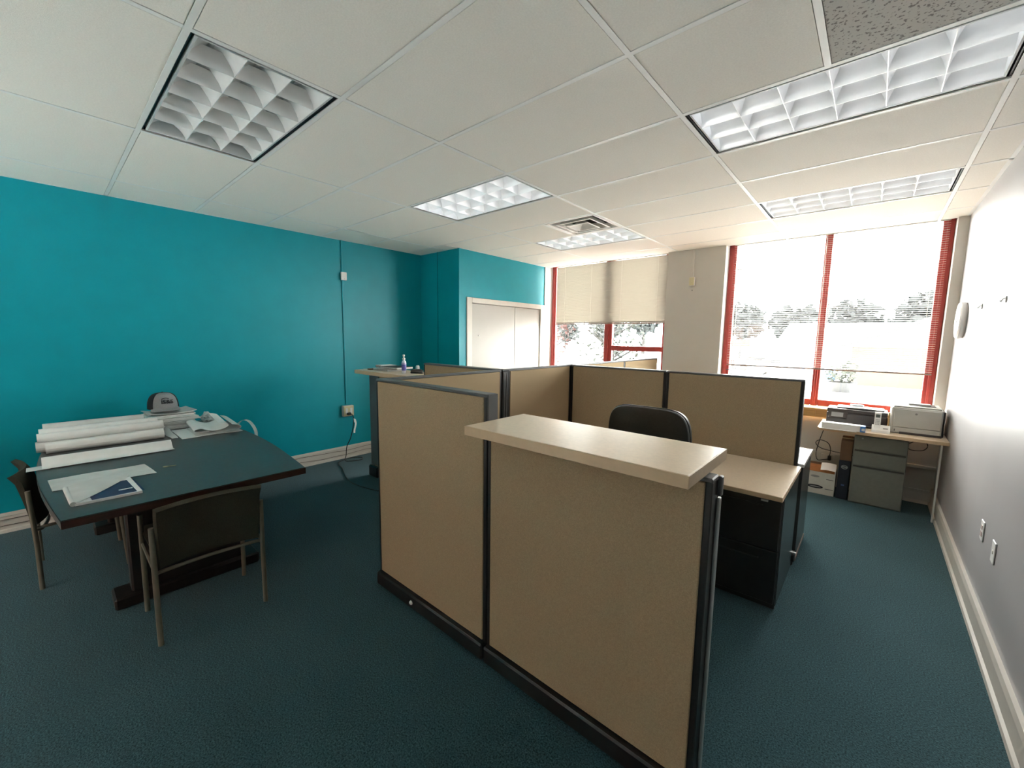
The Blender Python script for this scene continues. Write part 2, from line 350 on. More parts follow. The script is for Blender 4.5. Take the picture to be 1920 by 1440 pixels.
# ---------------------------------------------------------------- windows
obj('pane', bx(-3.12, YB - 0.064, 0.12, -2.36, YB - 0.058, 2.0), GLASS, DL)  # glass of the added rear door, source of the fill light
bm = BM(); box(bm, -2.275, YB - 0.10, 0, -2.22, YB + 0.01, 2.08); box(bm, -2.22, YB - 0.08, 0.0, DX1 - 0.05, YB - 0.03, 0.12)
SL = obj('added_sidelight_frame', bm, TRIM, d2); obj('pane', bx(-2.22, YB - 0.064, 0.12, DX1 - 0.05, YB - 0.058, 2.08), GLASS, SL)
obj('lever_handle', tube(BM(), [(-2.32, YB - 0.039, 1.02), (-2.32, YB + 0.005, 1.02), (-2.43, YB + 0.008, 1.02)], 0.009, 8), SILVER, DL, True)
def window(name, label, x0, x1, zs, bars, panes, loc):
    wn = thing(name, label, 'window', loc, kind='structure')
    bm = BM(); y0, y1 = 5.36, 5.42
    for b in bars: box(bm, b[0], y0, b[1], b[2], y1, b[3], 0.004)
    obj('frame', bm, RED, wn)
    bm = BM()
    for b in bars:
        if b[3] - b[1] > 1: box(bm, (b[0] + b[2]) / 2 - 0.012, y0 - 0.012, b[1], (b[0] + b[2]) / 2 + 0.012, y0 - 0.0005, b[3], 0.002)
    obj('glazing_stop', bm, RED, wn)
    for p in panes: obj('pane', bx(p[0], 5.388, p[1], p[2], 5.394, p[3]), GLASS, wn)
    return wn
T = H + 0.04
w1 = window('window_1', 'tall red framed window of two wide panes beside the white wall', -0.62, 1.34, 0.86,
       [(-0.615, 0.86, -0.53, T), (0.352, 0.86, 0.421, T), (1.258, 0.86, 1.341, T), (-0.53, 0.86, 0.352, 0.93), (0.421, 0.86, 1.258, 0.93), (-0.53, T - 0.03, 0.352, T), (0.421, T - 0.03, 1.258, T)],
       [(-0.53, 0.93, 0.352, T - 0.03), (0.421, 0.93, 1.258, T - 0.03)], (0.36, 5.39, 0.86))
w2 = window('window_2', 'red framed window with a transom beside the closet', -3.36, -1.34, 0.86,
       [(-3.355, 0.86, -3.27, T), (-2.338, 0.86, -2.203, T), (-1.42, 0.86, -1.341, T), (-3.27, 0.86, -2.338, 0.93), (-2.203, 0.86, -1.42, 0.93), (-2.203, 1.408, -1.42, 1.482), (-3.27, T - 0.03, -2.338, T), (-2.203, T - 0.03, -1.42, T)],
       [(-3.27, 0.93, -2.338, T - 0.03), (-2.203, 0.93, -1.42, 1.408), (-2.203, 1.482, -1.42, T - 0.03)], (-2.35, 5.39, 0.86))
# pine sill with blocks below the right window
s = thing('trim_3', 'golden pine window sill with a grooved apron below the red frame', 'sill', (0.36, 5.2, 0.76), kind='structure')
obj('sill_board', bx(-0.619, 5.13, 0.835, 1.341, 5.36, 0.862, 0.004), WOOD, s)
me = mesh('apron_board', bx(-0.0692, -0.012, 0, 0.0692, 0.012, 0.0745, 0.003), WOOD)
for k in range(14): inst('apron_board', me, s, (-0.549 - 0.36 + 0.07 + k * 0.1395, 5.158 - 5.2 + (k % 2) * 0.003, 0.0))
o = obj('trim_4', bx(-3.36, 5.18, 0.78, -1.341, 5.36, 0.862, 0.004), WOOD); tag(o, 'golden pine sill under the window beside the closet', 'sill', kind='structure')

# blinds
def blind(label, x0, x1, zb, y, tilt, cords, topz=H + 0.034):
    b = thing('venetian_blind', label, 'blind', ((x0 + x1) / 2, y, zb))
    L = (x1 - x0); n = int((topz - 0.04 - zb - 0.02) / 0.0213)
    obj('head_rail', bx(x0, y - 0.014, topz - 0.035, x1, y + 0.014, topz, 0.003), SLAT, b)
    bmx = BM()
    c, s_ = math.cos(tilt), math.sin(tilt); V = []
    for t, bow in ((-0.0125, 0), (0, 0.0016), (0.0125, 0)):
        V.append([bmx.verts.new((xx, t * c - bow * s_, t * s_ + bow * c)) for xx in (-L / 2, L / 2)])
    fs = [bmx.faces.new((V[k][0], V[k][1], V[k + 1][1], V[k + 1][0])) for k in range(2)]
    bmx.normal_update(); bmesh.ops.solidify(bmx, geom=fs, thickness=0.0006)
    me = mesh('slat', bmx, SLAT)
    for k in range(n): inst('slat', me, b, (0, 0, 0.03 + k * 0.0213))
    obj('bottom_rail', bx(x0, y - 0.013, zb, x1, y + 0.013, zb + 0.016, 0.004), mat('brownish_rail', (0.22, 0.17, 0.15), 0.5, noise=0.04, nscale=20), b)
    for cx in cords:
        obj('ladder_cord', tube(tube(BM(), [(cx, y - 0.0145, zb + 0.01), (cx, y - 0.0145, topz - 0.03)], 0.0011, 5), [(cx, y + 0.0145, zb + 0.01), (cx, y + 0.0145, topz - 0.03)], 0.0011, 5), STRING, b)
    return b
b1 = blind('lowered venetian blind with open slats over the tall window by the white wall', -0.545, 1.305, 1.275, 5.315, 0.10, (-0.48, 0.37, 1.22))
b2 = blind('half-raised venetian blind with tilted closed slats beside the closet', -3.225, -1.365, 1.81, 5.315, -0.95, (-3.05, -2.56, -2.05, -1.5))
obj('pull_cord', tube(BM(), [(-0.50, 5.296, 2.70), (-0.497, 5.292, 1.9), (-0.492, 5.294, 1.05)], 0.0018, 5), STRING, b1)

# ---------------------------------------------------------------- ceiling lights
def make_light():
    t = thing('ceiling_light', '', 'ceiling light', (0, 0, H))
    X, Y = G - 0.03, R_ - 0.03                                     # outer
    def fr(bm, x, y, wd, z0, z1):
        box(bm, -x / 2, -y / 2, z0, x / 2, -y / 2 + wd, z1); box(bm, -x / 2, y / 2 - wd, z0, x / 2, y / 2, z1)
        box(bm, -x / 2, -y / 2 + wd, z0, -x / 2 + wd, y / 2 - wd, z1); box(bm, x / 2 - wd, -y / 2 + wd, z0, x / 2, y / 2 - wd, z1)
        return bm
    hb = BM(); fr(hb, X, Y, 0.006, 0.008, 0.12); box(hb, -X / 2, -Y / 2, 0.12, X / 2, Y / 2, 0.124)
    obj('housing', hb, mat('fixture_gap_black', (0.02, 0.022, 0.03), 0.5, noise=0.1, nscale=20), t, local=True)
    obj('reflector', bx(-X / 2 + 0.007, -Y / 2 + 0.007, 0.112, X / 2 - 0.007, Y / 2 - 0.007, 0.119), HOUSE, t, local=True)
    x2, y2 = X - 0.03, Y - 0.03
    lf = obj('louvre_frame', fr(BM(), x2, y2, 0.008, 0.004, 0.10), HOUSE, t, local=True)
    def prof(hw, h, n=5):
        L = [(0.0016 + hw * (k / n) ** 1.9, 0.006 + h * k / n) for k in range(n + 1)]
        return [(-a, z) for a, z in L[::-1]] + L
    cw_, cl = (y2 - 0.016) / 3, (x2 - 0.016) / 6
    me = mesh('long_blade', prism(BM(), prof(0.082, 0.088), 'x', -x2 / 2 + 0.008, x2 / 2 - 0.008), SPECULAR, True)
    for k in (1, 2): inst('long_blade', me, t, (0, -y2 / 2 + 0.008 + k * cw_, 0))
    # half blades along the two sides
    half = [(0.0, 0.006)] + [(0.0016 + 0.082 * (k / 5) ** 1.9, 0.006 + 0.088 * k / 5) for k in range(6)] + [(0.0, 0.094)]
    me = mesh('side_blade', prism(BM(), half, 'x', -x2 / 2 + 0.008, x2 / 2 - 0.008), SPECULAR, True)
    inst('side_blade', me, t, (0, -y2 / 2 + 0.008, 0)); inst('side_blade', me, t, (0, y2 / 2 - 0.008, 0), (0, 0, math.pi))
    me = mesh('cross_blade', prism(BM(), prof(0.030, 0.068), 'y', -y2 / 2 + 0.008, y2 / 2 - 0.008), SPECULAR, True)
    for k in range(1, 6): inst('cross_blade', me, t, (-x2 / 2 + 0.008 + k * cl, 0, 0))
    me = mesh('lamp_tube', tube(BM(), [(-x2 / 2 + 0.02, 0, 0.095), (x2 / 2 - 0.02, 0, 0.095)], 0.013, 10), TUBE, True)
    for k in range(3): inst('lamp_tube', me, t, (0, -y2 / 2 + 0.008 + (k + 0.5) * cw_, 0))
    return t
proto = make_light()
LIT = next(c for c in proto.children if c.name.startswith('lamp_tube')).data.copy(); LIT.name = 'lamp_tube_lit'
GLOW = mat('glowing_lamp_tube', (0.8, 0.8, 0.8), 0.3); gb = GLOW.node_tree.nodes['Principled BSDF']; gb.inputs['Emission Color'].default_value = (0.95, 0.97, 1.0, 1); gb.inputs['Emission Strength'].default_value = 2.3
LIT.materials.clear(); LIT.materials.append(GLOW)
LL = ['dark unlit louvred ceiling light nearest the teal wall, toward the conference table', 'pale louvred ceiling light in the middle of the ceiling, away from vent and walls',
      'pale louvred ceiling light touching the square air vent', 'pale louvred ceiling light beside the coarse speckled tile, along the white wall', 'pale louvred ceiling light before the tall window by the white wall']
for n, (i, j) in enumerate(LIGHTS):
    o = proto if n == 0 else copy_tree(proto)
    o.location = (i * G + G / 2, j * R_ + R_ / 2, H); o['label'] = LL[n]; o['group'] = 'recessed louvred ceiling lights'
    if n:                                   # the four lamps that still glow faintly
        for ch in o.children:
            if ch.name.startswith('lamp_tube'): ch.data = LIT
# air vent
vx, vy = -G - R_ / 2, 5.5 * R_
v = thing('air_vent', 'square white stepped ceiling air vent open into dark duct', 'air vent', (vx, vy, H))
bm = BM()
def ring(bm, h0, h1, z0, z1, cx=vx, cy=vy, th=0.003):
    """sloped square ring from half-size h0 at z0 to h1 at z1"""
    a = [Vector((cx + sx * h0, cy + sy * h0, z0)) for sx, sy in ((-1, -1), (1, -1), (1, 1), (-1, 1))]
    b = [Vector((cx + sx * h1, cy + sy * h1, z1)) for sx, sy in ((-1, -1), (1, -1), (1, 1), (-1, 1))]
    A = [bm.verts.new(p) for p in a]; B = [bm.verts.new(p) for p in b]
    A2 = [bm.verts.new(p + Vector((0, 0, th))) for p in a]; B2 = [bm.verts.new(p + Vector((0, 0, th))) for p in b]
    for k in range(4):
        l = (k + 1) % 4
        bm.faces.new((A[k], A[l], B[l], B[k])); bm.faces.new((A2[k], B2[k], B2[l], A2[l])); bm.faces.new((A[k], A2[k], A2[l], A[l])); bm.faces.new((B[k], B[l], B2[l], B2[k]))
    return bm
obj('duct_box', ring(ring(BM(), 0.27, 0.26, H + 0.05, H + 0.2), 0.26, 0.01, H + 0.2, H + 0.205), DUCT, v)
bm = ring(BM(), 0.289, 0.262, H - 0.002, H + 0.001); ring(bm, 0.262, 0.24, H + 0.001, H + 0.06)
obj('outer_flange', bm, DIFF, v)
bm = ring(BM(), 0.205, 0.19, H - 0.006, H - 0.006, vx, vy); ring(bm, 0.19, 0.15, H - 0.006, H + 0.05)
obj('middle_ring', bm, DIFF, v)
bm = ring(BM(), 0.125, 0.11, H - 0.012, H - 0.012); ring(bm, 0.11, 0.02, H - 0.012, H + 0.045); box(bm, vx - 0.02, vy - 0.02, H + 0.044, vx + 0.02, vy + 0.02, H + 0.05)
obj('centre_cone', bm, DIFF, v)
bm = BM()
for sx in (-1, 1):
    for sy in (-1, 1): tube(bm, [(vx + sx * 0.255, vy + sy * 0.255, H + 0.03), (vx + sx * 0.1, vy + sy * 0.1, H + 0.035)], 0.006, 6)
obj('bracket', bm, DIFF, v)
obj('damper_blade', box(bx(vx - 0.12, vy - 0.245, H + 0.055, vx + 0.12, vy - 0.16, H + 0.062), vx + 0.165, vy - 0.12, H + 0.055, vx + 0.24, vy + 0.1, H + 0.062), mat('rusty_damper', (0.06, 0.055, 0.045), 0.7, noise=0.2, nscale=20), v)

# ================================================================ CUBICLE PANELS
PH, TH, BH = 1.335, 0.07, 0.095
def panel(label, x0, y0, x1, y1, h, bp=0.003, group='tan fabric cubicle panels'):
    """axis-aligned fabric panel; long side found from the extents"""
    t = thing('office_divider', label, 'divider', ((x0 + x1) / 2, (y0 + y1) / 2, 0), group=group)
    along_x = (x1 - x0) > (y1 - y0)
    e = 0.022
    if along_x:
        obj('fabric', bx(x0 + e, y0, BH + 0.004, x1 - e, y0 + 0.012, h - 0.016, 0.003), FABRIC, t); obj('fabric', bx(x0 + e, y1 - 0.012, BH + 0.004, x1 - e, y1, h - 0.016, 0.003), FABRIC, t)
        obj('core', bx(x0 + e, y0 + 0.013, BH, x1 - e, y1 - 0.013, h - 0.017), BLACK, t)
        obj('edge_trim', bx(x0, y0 + 0.004, 0.04, x0 + e, y1 - 0.004, h - 0.012, 0.003), BLACK, t); obj('edge_trim', bx(x1 - e, y0 + 0.004, 0.04, x1, y1 - 0.004, h - 0.012, 0.003), BLACK, t)
        obj('top_cap', bx(x0, y0 + 0.001, h - 0.015, x1, y1 - 0.001, h, 0.004), GREYTRIM, t)
        obj('base_raceway', bx(x0 + 0.002, y0 - bp, 0.012, x1 - 0.002, y1 + bp, BH, 0.008), BLACK, t)
        for fx in (x0 + 0.08, x1 - 0.08): obj('glide', lathe(BM(), [(0.02, 0), (0.02, 0.006), (0.008, 0.008), (0.008, 0.014)], (fx, (y0 + y1) / 2, 0), 12), GREYTRIM, t)
    else:
        obj('fabric', bx(x0, y0 + e, BH + 0.004, x0 + 0.012, y1 - e, h - 0.016, 0.003), FABRIC, t); obj('fabric', bx(x1 - 0.012, y0 + e, BH + 0.004, x1, y1 - e, h - 0.016, 0.003), FABRIC, t)
        obj('core', bx(x0 + 0.013, y0 + e, BH, x1 - 0.013, y1 - e, h - 0.017), BLACK, t)
        obj('edge_trim', bx(x0 + 0.004, y0, 0.04, x1 - 0.004, y0 + e, h - 0.012, 0.003), BLACK, t); obj('edge_trim', bx(x0 + 0.004, y1 - e, 0.04, x1 - 0.004, y1, h - 0.012, 0.003), BLACK, t)
        obj('top_cap', bx(x0 + 0.001, y0, h - 0.015, x1 - 0.001, y1, h, 0.004), GREYTRIM, t)
        obj('base_raceway', bx(x0 - bp, y0 + 0.03, 0.012, x1 + bp, y1 - 0.03, BH, 0.008), BLACK, t)
        for fy in (y0 + 0.08, y1 - 0.08): obj('glide', lathe(BM(), [(0.02, 0), (0.02, 0.006), (0.008, 0.008), (0.008, 0.014)], ((x0 + x1) / 2, fy, 0), 12), GREYTRIM, t)
    return t
SX0, SX1 = -1.425, -1.365
LOWH = 1.173
F1 = panel('tall tan fabric panel joined to the low panel with the service counter', -1.42, 0.87, -0.462, 0.94, PH, 0.026)
obj('post_cap', bx(-0.4615, 0.872, LOWH + 0.01, -0.452, 0.938, PH, 0.003), GREYTRIM, F1)
obj('raceway_knob', lathe(BM(), [(0.012, 0), (0.012, 0.006), (0.004, 0.012)], (0, 0, 0), 12), WHITEP, F1, local=True).matrix_local = Matrix.Translation((-0.10, -0.062, 0.055)) @ Matrix.Rotation(math.pi / 2, 4, 'X')
F2 = panel('low tan fabric panel carrying the long service counter, black trim at its open end', -0.456, 0.87, 0.52, 0.94, LOWH, 0.026)
obj('end_strip', bx(0.5205, 0.925, 0.03, 0.531, 0.945, 1.10, 0.003), SILVER, F2)
obj('end_strip_cap', bx(0.5205, 0.923, 1.104, 0.534, 0.947, LOWH - 0.002, 0.004), GREYTRIM, F2)
S1 = panel('tan fabric panel running back from the corner of the tall panel toward the closet side', SX0, 0.968, SX1, 1.955, PH)
S2 = panel('tan fabric panel between the thick black post and the inner corner post', SX0, 2.035, SX1, 2.955, PH)
B1 = panel('tan fabric panel behind the black chair, beside the inner corner post', -1.36, 2.955, -0.426, 3.025, PH)
B2 = panel('tan fabric panel standing behind the tan desk with its open edge toward the window desk', -0.422, 2.955, 0.525, 3.025, PH)
S3 = panel('tan fabric panel beyond the back panels, running toward the blinds', SX0, 3.035, SX1, 4.115, PH)
S4 = panel('tan fabric panel ending just before the window wall pier', SX0, 4.12, SX1, 5.115, PH)
L1 = panel('tan fabric panel with dark cap beside the counter holding the notebooks', -2.41, 1.965, -1.43, 2.035, PH)
L2 = panel('low tan fabric panel under the notebook counter facing the teal wall', -3.345, 1.95, -2.415, 2.02, LOWH)
obj('end_cover', bx(-3.372, 1.935, 0.13, -3.18, 1.949, LOWH - 0.003, 0.004), GREYTRIM, L2)
obj('end_foot', bx(-3.375, 1.90, 0.0, -3.20, 1.948, 0.125, 0.012), BLACK, L2)
def post(label, x0, y0, x1, y1, h, z0=0.0):
    t = thing('connector_post', label, 'post', ((x0 + x1) / 2, (y0 + y1) / 2, 0), group='black panel connector posts')
    obj('column', bx(x0, y0, z0, x1, y1, h - 0.012, 0.006), BLACK, t); obj('cap', bx(x0 - 0.001, y0 - 0.001, h - 0.012, x1 + 0.001, y1 + 0.001, h, 0.004), GREYTRIM, t)
    for k in (0.3, 0.7): obj('slot_strip', bx(x1 + 0.0002, y0 + (y1 - y0) * k - 0.004, 0.1, x1 + 0.0025, y0 + (y1 - y0) * k + 0.004, h - 0.03), GREYTRIM, t)
    return t
post('thick black post joining three tan panels near the notebook counter', SX0, 1.96, SX1 + 0.004, 2.03, PH + 0.002)
post('black inner corner post where the panels turn behind the black chair', SX0, 2.96, SX1, 3.03, PH + 0.002)
post('short black corner post at the free corner of the tall panel', SX0 + 0.002, 0.9405, SX1, 0.9665, PH, 0.1)
# back foot below the panel edge
obj('levelling_foot', box(bx(0.50, 2.95, 0.0, 0.55, 3.03, 0.035, 0.008), 0.526, 2.945, 0.03, 0.556, 3.035, 0.085, 0.006), BLACK, B2)
obj('foot_bracket', bx(0.53, 2.955, 0.086, 0.565, 2.975, 0.10, 0.003), SILVER, B2)

def counter(label, x0, y0, x1, y1, z0, z1):
    t = thing('service_counter', label, 'counter', ((x0 + x1) / 2, (y0 + y1) / 2, z0))
    e = 0.004
    obj('laminate_top', bx(x0 + e, y0 + e, z0 + 0.002, x1 - e, y1 - e, z1, 0.0015), LAM, t)
    bm = BM(); box(bm, x0, y0, z0, x1, y0 + e, z1 - 0.001, 0.001); box(bm, x0, y1 - e, z0, x1, y1, z1 - 0.001, 0.001); box(bm, x0, y0 + e, z0, x0 + e, y1 - e, z1 - 0.001, 0.001); box(bm, x1 - e, y0 + e, z0, x1, y1 - e, z1 - 0.001, 0.001)
    obj('edge_band', bm, LAMEDGE, t)
    return t
counter('long tan laminate service counter on top of the low front panel', -0.450, 0.722, 0.495, 1.125, 1.175, 1.215)
counter('tan laminate counter holding notebooks and a bottle', -3.44, 1.80, -2.42, 2.20, 1.175, 1.215)

# ================================================================ DESKS INSIDE THE CUBICLES
t = thing('cubicle_desk', 'tan desk with black drawer end inside the front cubicle', 'desk', (0.0, 2.57, 0))
obj('desktop', bx(-1.36, 2.196, 0.702, 0.545, 2.953, 0.73, 0.002), LAM, t)
bm = BM(); box(bm, -1.36, 2.192, 0.702, 0.549, 2.1955, 0.729, 0.001); box(bm, 0.5455, 2.1955, 0.702, 0.549, 2.953, 0.729, 0.001)
obj('edge_band', bm, LAMEDGE, t)
obj('end_panel', bx(-1.35, 2.25, 0.0, -1.32, 2.93, 0.70, 0.002), DARKMETAL, t)
p = thing('file_pedestal', 'black metal drawer pedestal under the tan desk end', 'file cabinet', (0.32, 2.6, 0))
obj('body', bx(0.10, 2.302, 0.0, 0.541, 2.945, 0.70, 0.003), DARKMETAL, p)
obj('side_panel', bx(0.5415, 2.31, 0.02, 0.5455, 2.90, 0.697, 0.001), SIDEMETAL, p)
for (z0, z1) in ((0.035, 0.36), (0.366, 0.69)):
    dr = obj('drawer', bx(0.105, 2.288, z0, 0.536, 2.301, z1, 0.003), DARKMETAL, p)
    obj('handle', tube(BM(), spline([(0.20, 2.286, z1 - 0.055), (0.22, 2.272, z1 - 0.055), (0.42, 2.272, z1 - 0.055), (0.44, 2.286, z1 - 0.055)], 4), 0.004, 6), DARKMETAL, dr)
obj('lock', bx(0.43, 2.281, 0.655, 0.468, 2.2875, 0.668, 0.002), SILVER, p)
t = thing('cubicle_desk', 'glossy pale worktop on the far side of the back panels', 'desk', (0.0, 3.3, 0))
obj('desktop', bx(-1.36, 3.03, 0.704, 0.558, 3.575, 0.73, 0.002), LAMGLOSS, t)
obj('end_panel', bx(0.528, 3.045, 0.03, 0.552, 3.55, 0.703, 0.002), SIDEMETAL, t)
obj('end_panel', bx(-1.355, 3.045, 0.0, -1.33, 3.55, 0.703, 0.002), SIDEMETAL, t)
obj('kick_strip', bx(0.524, 3.045, 0.0, 0.556, 3.55, 0.03, 0.002), mat('rosy_kick', (0.25, 0.19, 0.17), 0.5, noise=0.05, nscale=20), t)

# ---------------------------------------------------------------- task chair
def task_chair():
    t = thing('office_chair', 'black leather office chair with padded back behind the service counter', 'chair', (-0.10, 2.02, 0), 0.06)
    for k in range(5):
        a = 2 * math.pi * k / 5 + 0.3; ca, sa = math.cos(a), math.sin(a)
        obj('base_arm', tube(BM(), [(0.02 * ca, 0.02 * sa, 0.11), (0.16 * ca, 0.16 * sa, 0.095), (0.30 * ca, 0.30 * sa, 0.075)], [0.026, 0.022, 0.015], 8), BLACK, t, True, True)
        c = obj('caster', tube(BM(), [(0.30 * ca - 0.018 * sa, 0.30 * sa + 0.018 * ca, 0.029), (0.30 * ca + 0.018 * sa, 0.30 * sa - 0.018 * ca, 0.029)], 0.028, 14), BLACK, t, True, True)
    obj('gas_lift', lathe(BM(), [(0.035, 0.085), (0.035, 0.2), (0.024, 0.205), (0.024, 0.40), (0.05, 0.41), (0.05, 0.43)], n=16), BLACK, t, True, True)
    def pad(u, v, w_, d_, z0, z1):
        return None
    bm = bx(-0.26, -0.25, 0.43, 0.26, 0.25, 0.52, 0.04, 4); obj('seat', bm, LEATHER, t, True, True)
    # backrest: rounded slab, slightly leaning, top at 1.21
    def outline(n=40):
        P = []
        for k in range(n):
            a = 2 * math.pi * k / n; c, s = math.cos(a), math.sin(a)
            P.append((0.237 * math.copysign(abs(c) ** 0.42, c), 0.33 * math.copysign(abs(s) ** 0.40, s)))
        return P
    O = outline()
    def slab(sc, y0, y1, bulge0, bulge1):
        bm = BM(); rings = []
        for (k, y, b) in ((0.0, y0, bulge0), (0.55, y0, bulge0 * 0.8), (0.88, y0, bulge0 * 0.35), (0.985, y0 + (y1 - y0) * 0.1, 0), (1.0, y0 + (y1 - y0) * 0.35, 0), (1.0, y0 + (y1 - y0) * 0.65, 0), (0.985, y0 + (y1 - y0) * 0.9, 0), (0.88, y1, bulge1 * 0.35), (0.55, y1, bulge1 * 0.8), (0.0, y1, bulge1)):
            if k == 0: rings.append([bm.verts.new((0, y + b, 0.885))])
            else:
                rings.append([bm.verts.new((px * k * sc, y + b + 0.10 * (px * k) ** 2 / 0.237 + ((pz * k) * -0.10), 0.885 + pz * k * sc)) for px, pz in O])
        n = len(O)
        for A, B in zip(rings, rings[1:]):
            for i in range(n):
                a = A[i % len(A)]; a2 = A[(i + 1) % len(A)]; b = B[i % len(B)]; b2 = B[(i + 1) % len(B)]
                vs = [];
                for q in (a, a2, b2, b):
                    if q not in vs: vs.append(q)
                if len(vs) > 2: bm.faces.new(vs)
        return bm
    obj('back_shell', slab(1.0, -0.235, -0.205, -0.012, 0.0), LEATHER, t, True, True)
    obj('back_cushion', slab(0.985, -0.203, -0.13, 0.0, 0.03), LEATHER, t, True, True)
    pip = [(px * 1.0, -0.204 + 0.10 * px ** 2 / 0.237 - pz * 0.10, 0.885 + pz) for px, pz in O]
    obj('piping', tube(BM(), pip, 0.0045, 6, True), LEATHER, t, True, True)
    obj('seam', tube(BM(), [(0.155, -0.236 + 0.0655 * 1 - 0.3 * 0.1 * (z / 0.3) + 0.034 * 0 - 0.028, 0.885 + z) for z in (-0.25, -0.1, 0.05, 0.2, 0.30)], 0.0025, 5), BLACK, t, True, True)
    obj('back_bar', tube(BM(), spline([(0, -0.05, 0.42), (0, -0.24, 0.43), (0, -0.262, 0.55), (0, -0.245, 0.78)], 5), 0.02, 8), BLACK, t, True, True)
    for s in (-1, 1):
        obj('armrest', tube(BM(), spline([(s * 0.24, 0.12, 0.46), (s * 0.31, 0.13, 0.5), (s * 0.315, 0.12, 0.66), (s * 0.31, -0.05, 0.69), (s * 0.27, -0.2, 0.66), (s * 0.2, -0.23, 0.62)], 5), 0.018, 8), BLACK, t, True, True)
task_chair()

# ================================================================ CONFERENCE TABLE
tb = thing('conference_table', 'boat-shaped charcoal conference table with mahogany edge', 'table', (-2.95, 0.07, 0))
def boat(xa, xb, w0, w1, n=14, cy=0.07):
    P = []
    for k in range(n + 1):
        u = k / n; P.append((xb + (xa - xb) * u, cy + w0 + (w1 - w0) * math.sin(math.pi * u)))
    for k in range(n + 1):
        u = k / n; P.append((xa + (xb - xa) * u, cy - w0 - (w1 - w0) * math.sin(math.pi * u)))
    return P
obj('tabletop', prism(BM(), boat(-4.08, -1.855, 0.535, 0.612), 'z', 0.704, 0.741), TABLETOP, tb)
obj('edge_moulding', prism(BM(), boat(-4.083, -1.85, 0.538, 0.615), 'z', 0.700, 0.737), MAHOG, tb)
for x0 in (-3.75, -2.42):
    bm = BM(); box(bm, x0, -0.22, 0.0, x0 + 0.10, 0.36, 0.70, 0.01); box(bm, x0 - 0.04, -0.30, 0.0, x0 + 0.14, 0.44, 0.07, 0.01)
    obj('pedestal_leg', bm, mat('dark_walnut', (0.016, 0.011, 0.009), 0.5, noise=0.2, nscale=14), tb)
obj('stretcher', bx(-3.65, 0.04, 0.12, -2.42, 0.10, 0.55, 0.005), MATS['dark_walnut'], tb)

# ---------------------------------------------------------------- side chairs
def side_chair():
    t = thing('side_chair', '', 'chair')
    r = 0.0125
    for s in (-1, 1):
        y = s * 0.243
        obj('leg', tube(BM(), [(0.0, y, 0.0), (0.0, y, 0.30), (-0.012, y, 0.635)], r, 10), CHAIRMETAL, t, True, True)
        obj('leg', tube(BM(), [(0.40, y, 0.0), (0.385, y, 0.30), (0.375, y, 0.585)], r, 10), CHAIRMETAL, t, True, True)
        obj('side_rail', tube(BM(), [(0.0, y * 0.985, 0.395), (0.38, y * 0.985, 0.415)], 0.010, 8), CHAIRMETAL, t, True, True)
    obj('rear_rail', tube(BM(), spline([(0.0, -0.243, 0.385), (0.03, -0.20, 0.378), (0.055, 0, 0.374), (0.03, 0.20, 0.378), (0.0, 0.243, 0.385)], 4), 0.010, 8), CHAIRMETAL, t, True, True)
    def seat(u, v):
        y = (u - 0.5) * 0.455; x = 0.105 + v * 0.37
        e = min(u, 1 - u) * 8; f = min(v, 1 - v) * 8
        return (x, y, 0.435 + 0.018 * min(1, e) * min(1, f) - 0.02 * (1 - v) * (1 - (2 * u - 1) ** 2))
    obj('seat', grid(BM(), seat, 16, 16, 0.045), CHAIRFAB, t, True, True)
    def back(u, v):
        y = (u - 0.5) * (0.462 + 0.012 * v); z = 0.415 + v * 0.33
        bow = 0.05 * (1 - (2 * u - 1) ** 2)
        return (0.012 + bow - 0.055 * v ** 1.3 - 0.018 * max(0, v - 0.85) / 0.15, y, z)
    bm = grid(BM(), back, 18, 12, 0.028)
    obj('backrest', bm, CHAIRFAB, t, True, True)
    return t
sc = side_chair(); sc.location = (-1.768, 0.068, 0); sc.rotation_euler = (0, 0, math.pi); sc['label'] = 'dark fabric side chair pushed under the straight mahogany table end'; sc['group'] = 'dark fabric side chairs at the conference table'
s2 = copy_tree(sc); s2.location = (-3.15, -0.575, 0); s2.rotation_euler = (0, 0, math.pi / 2 + 0.0); s2['label'] = 'dark fabric side chair at the curved long side of the table by the plan rolls'

# ---------------------------------------------------------------- papers on the table
TZ = 0.7415
def roll(label, x, z, r, y0, y1, yaw=0.0, m_=PAPER, flat=1.0):
    t = thing('plan_roll', label, 'paper roll', (x, (y0 + y1) / 2, z - r * flat), yaw, 'rolled plans stacked on the table')
    L = (y1 - y0) / 2
    def f(u, v):
        a = u * 2 * math.pi * 1.0; rr = r * (1 - 0.03 * math.sin(5 * a))
        return (rr * math.cos(a), -L + v * 2 * L, r * flat + rr * flat * math.sin(a))
    obj('outer_sheet', grid(BM(), f, 20, 1, 0.0015), m_, t, True, True)
    def g(u, v):
        a = u * 2 * math.pi * 1.8; rr = r * (0.9 - 0.4 * u)
        return (rr * math.cos(a), -L + 0.012 + v * (2 * L - 0.024), r * flat + rr * flat * math.sin(a))
    obj('inner_sheet', grid(BM(), g, 30, 1, 0.001), PAPERG, t, True, True)
    return t
z0 = TZ + 0.001
roll('thick paper plan roll lying in front at the bottom of the roll stack', -3.44, z0 + 0.036, 0.036, -0.50, 0.14)
roll('paper plan roll, second in the bottom row of the roll stack', -3.52, z0 + 0.036, 0.036, -0.545, 0.13)
roll('paper plan roll, third in the bottom row of the roll stack', -3.605, z0 + 0.04, 0.04, -0.50, 0.16)
roll('paper plan roll at the rear of the bottom row toward the teal wall', -3.70, z0 + 0.045, 0.045, -0.51, 0.06)
roll('paper plan roll at the very back of the bottom row by the wall', -3.81, z0 + 0.05, 0.05, -0.50, 0.06)
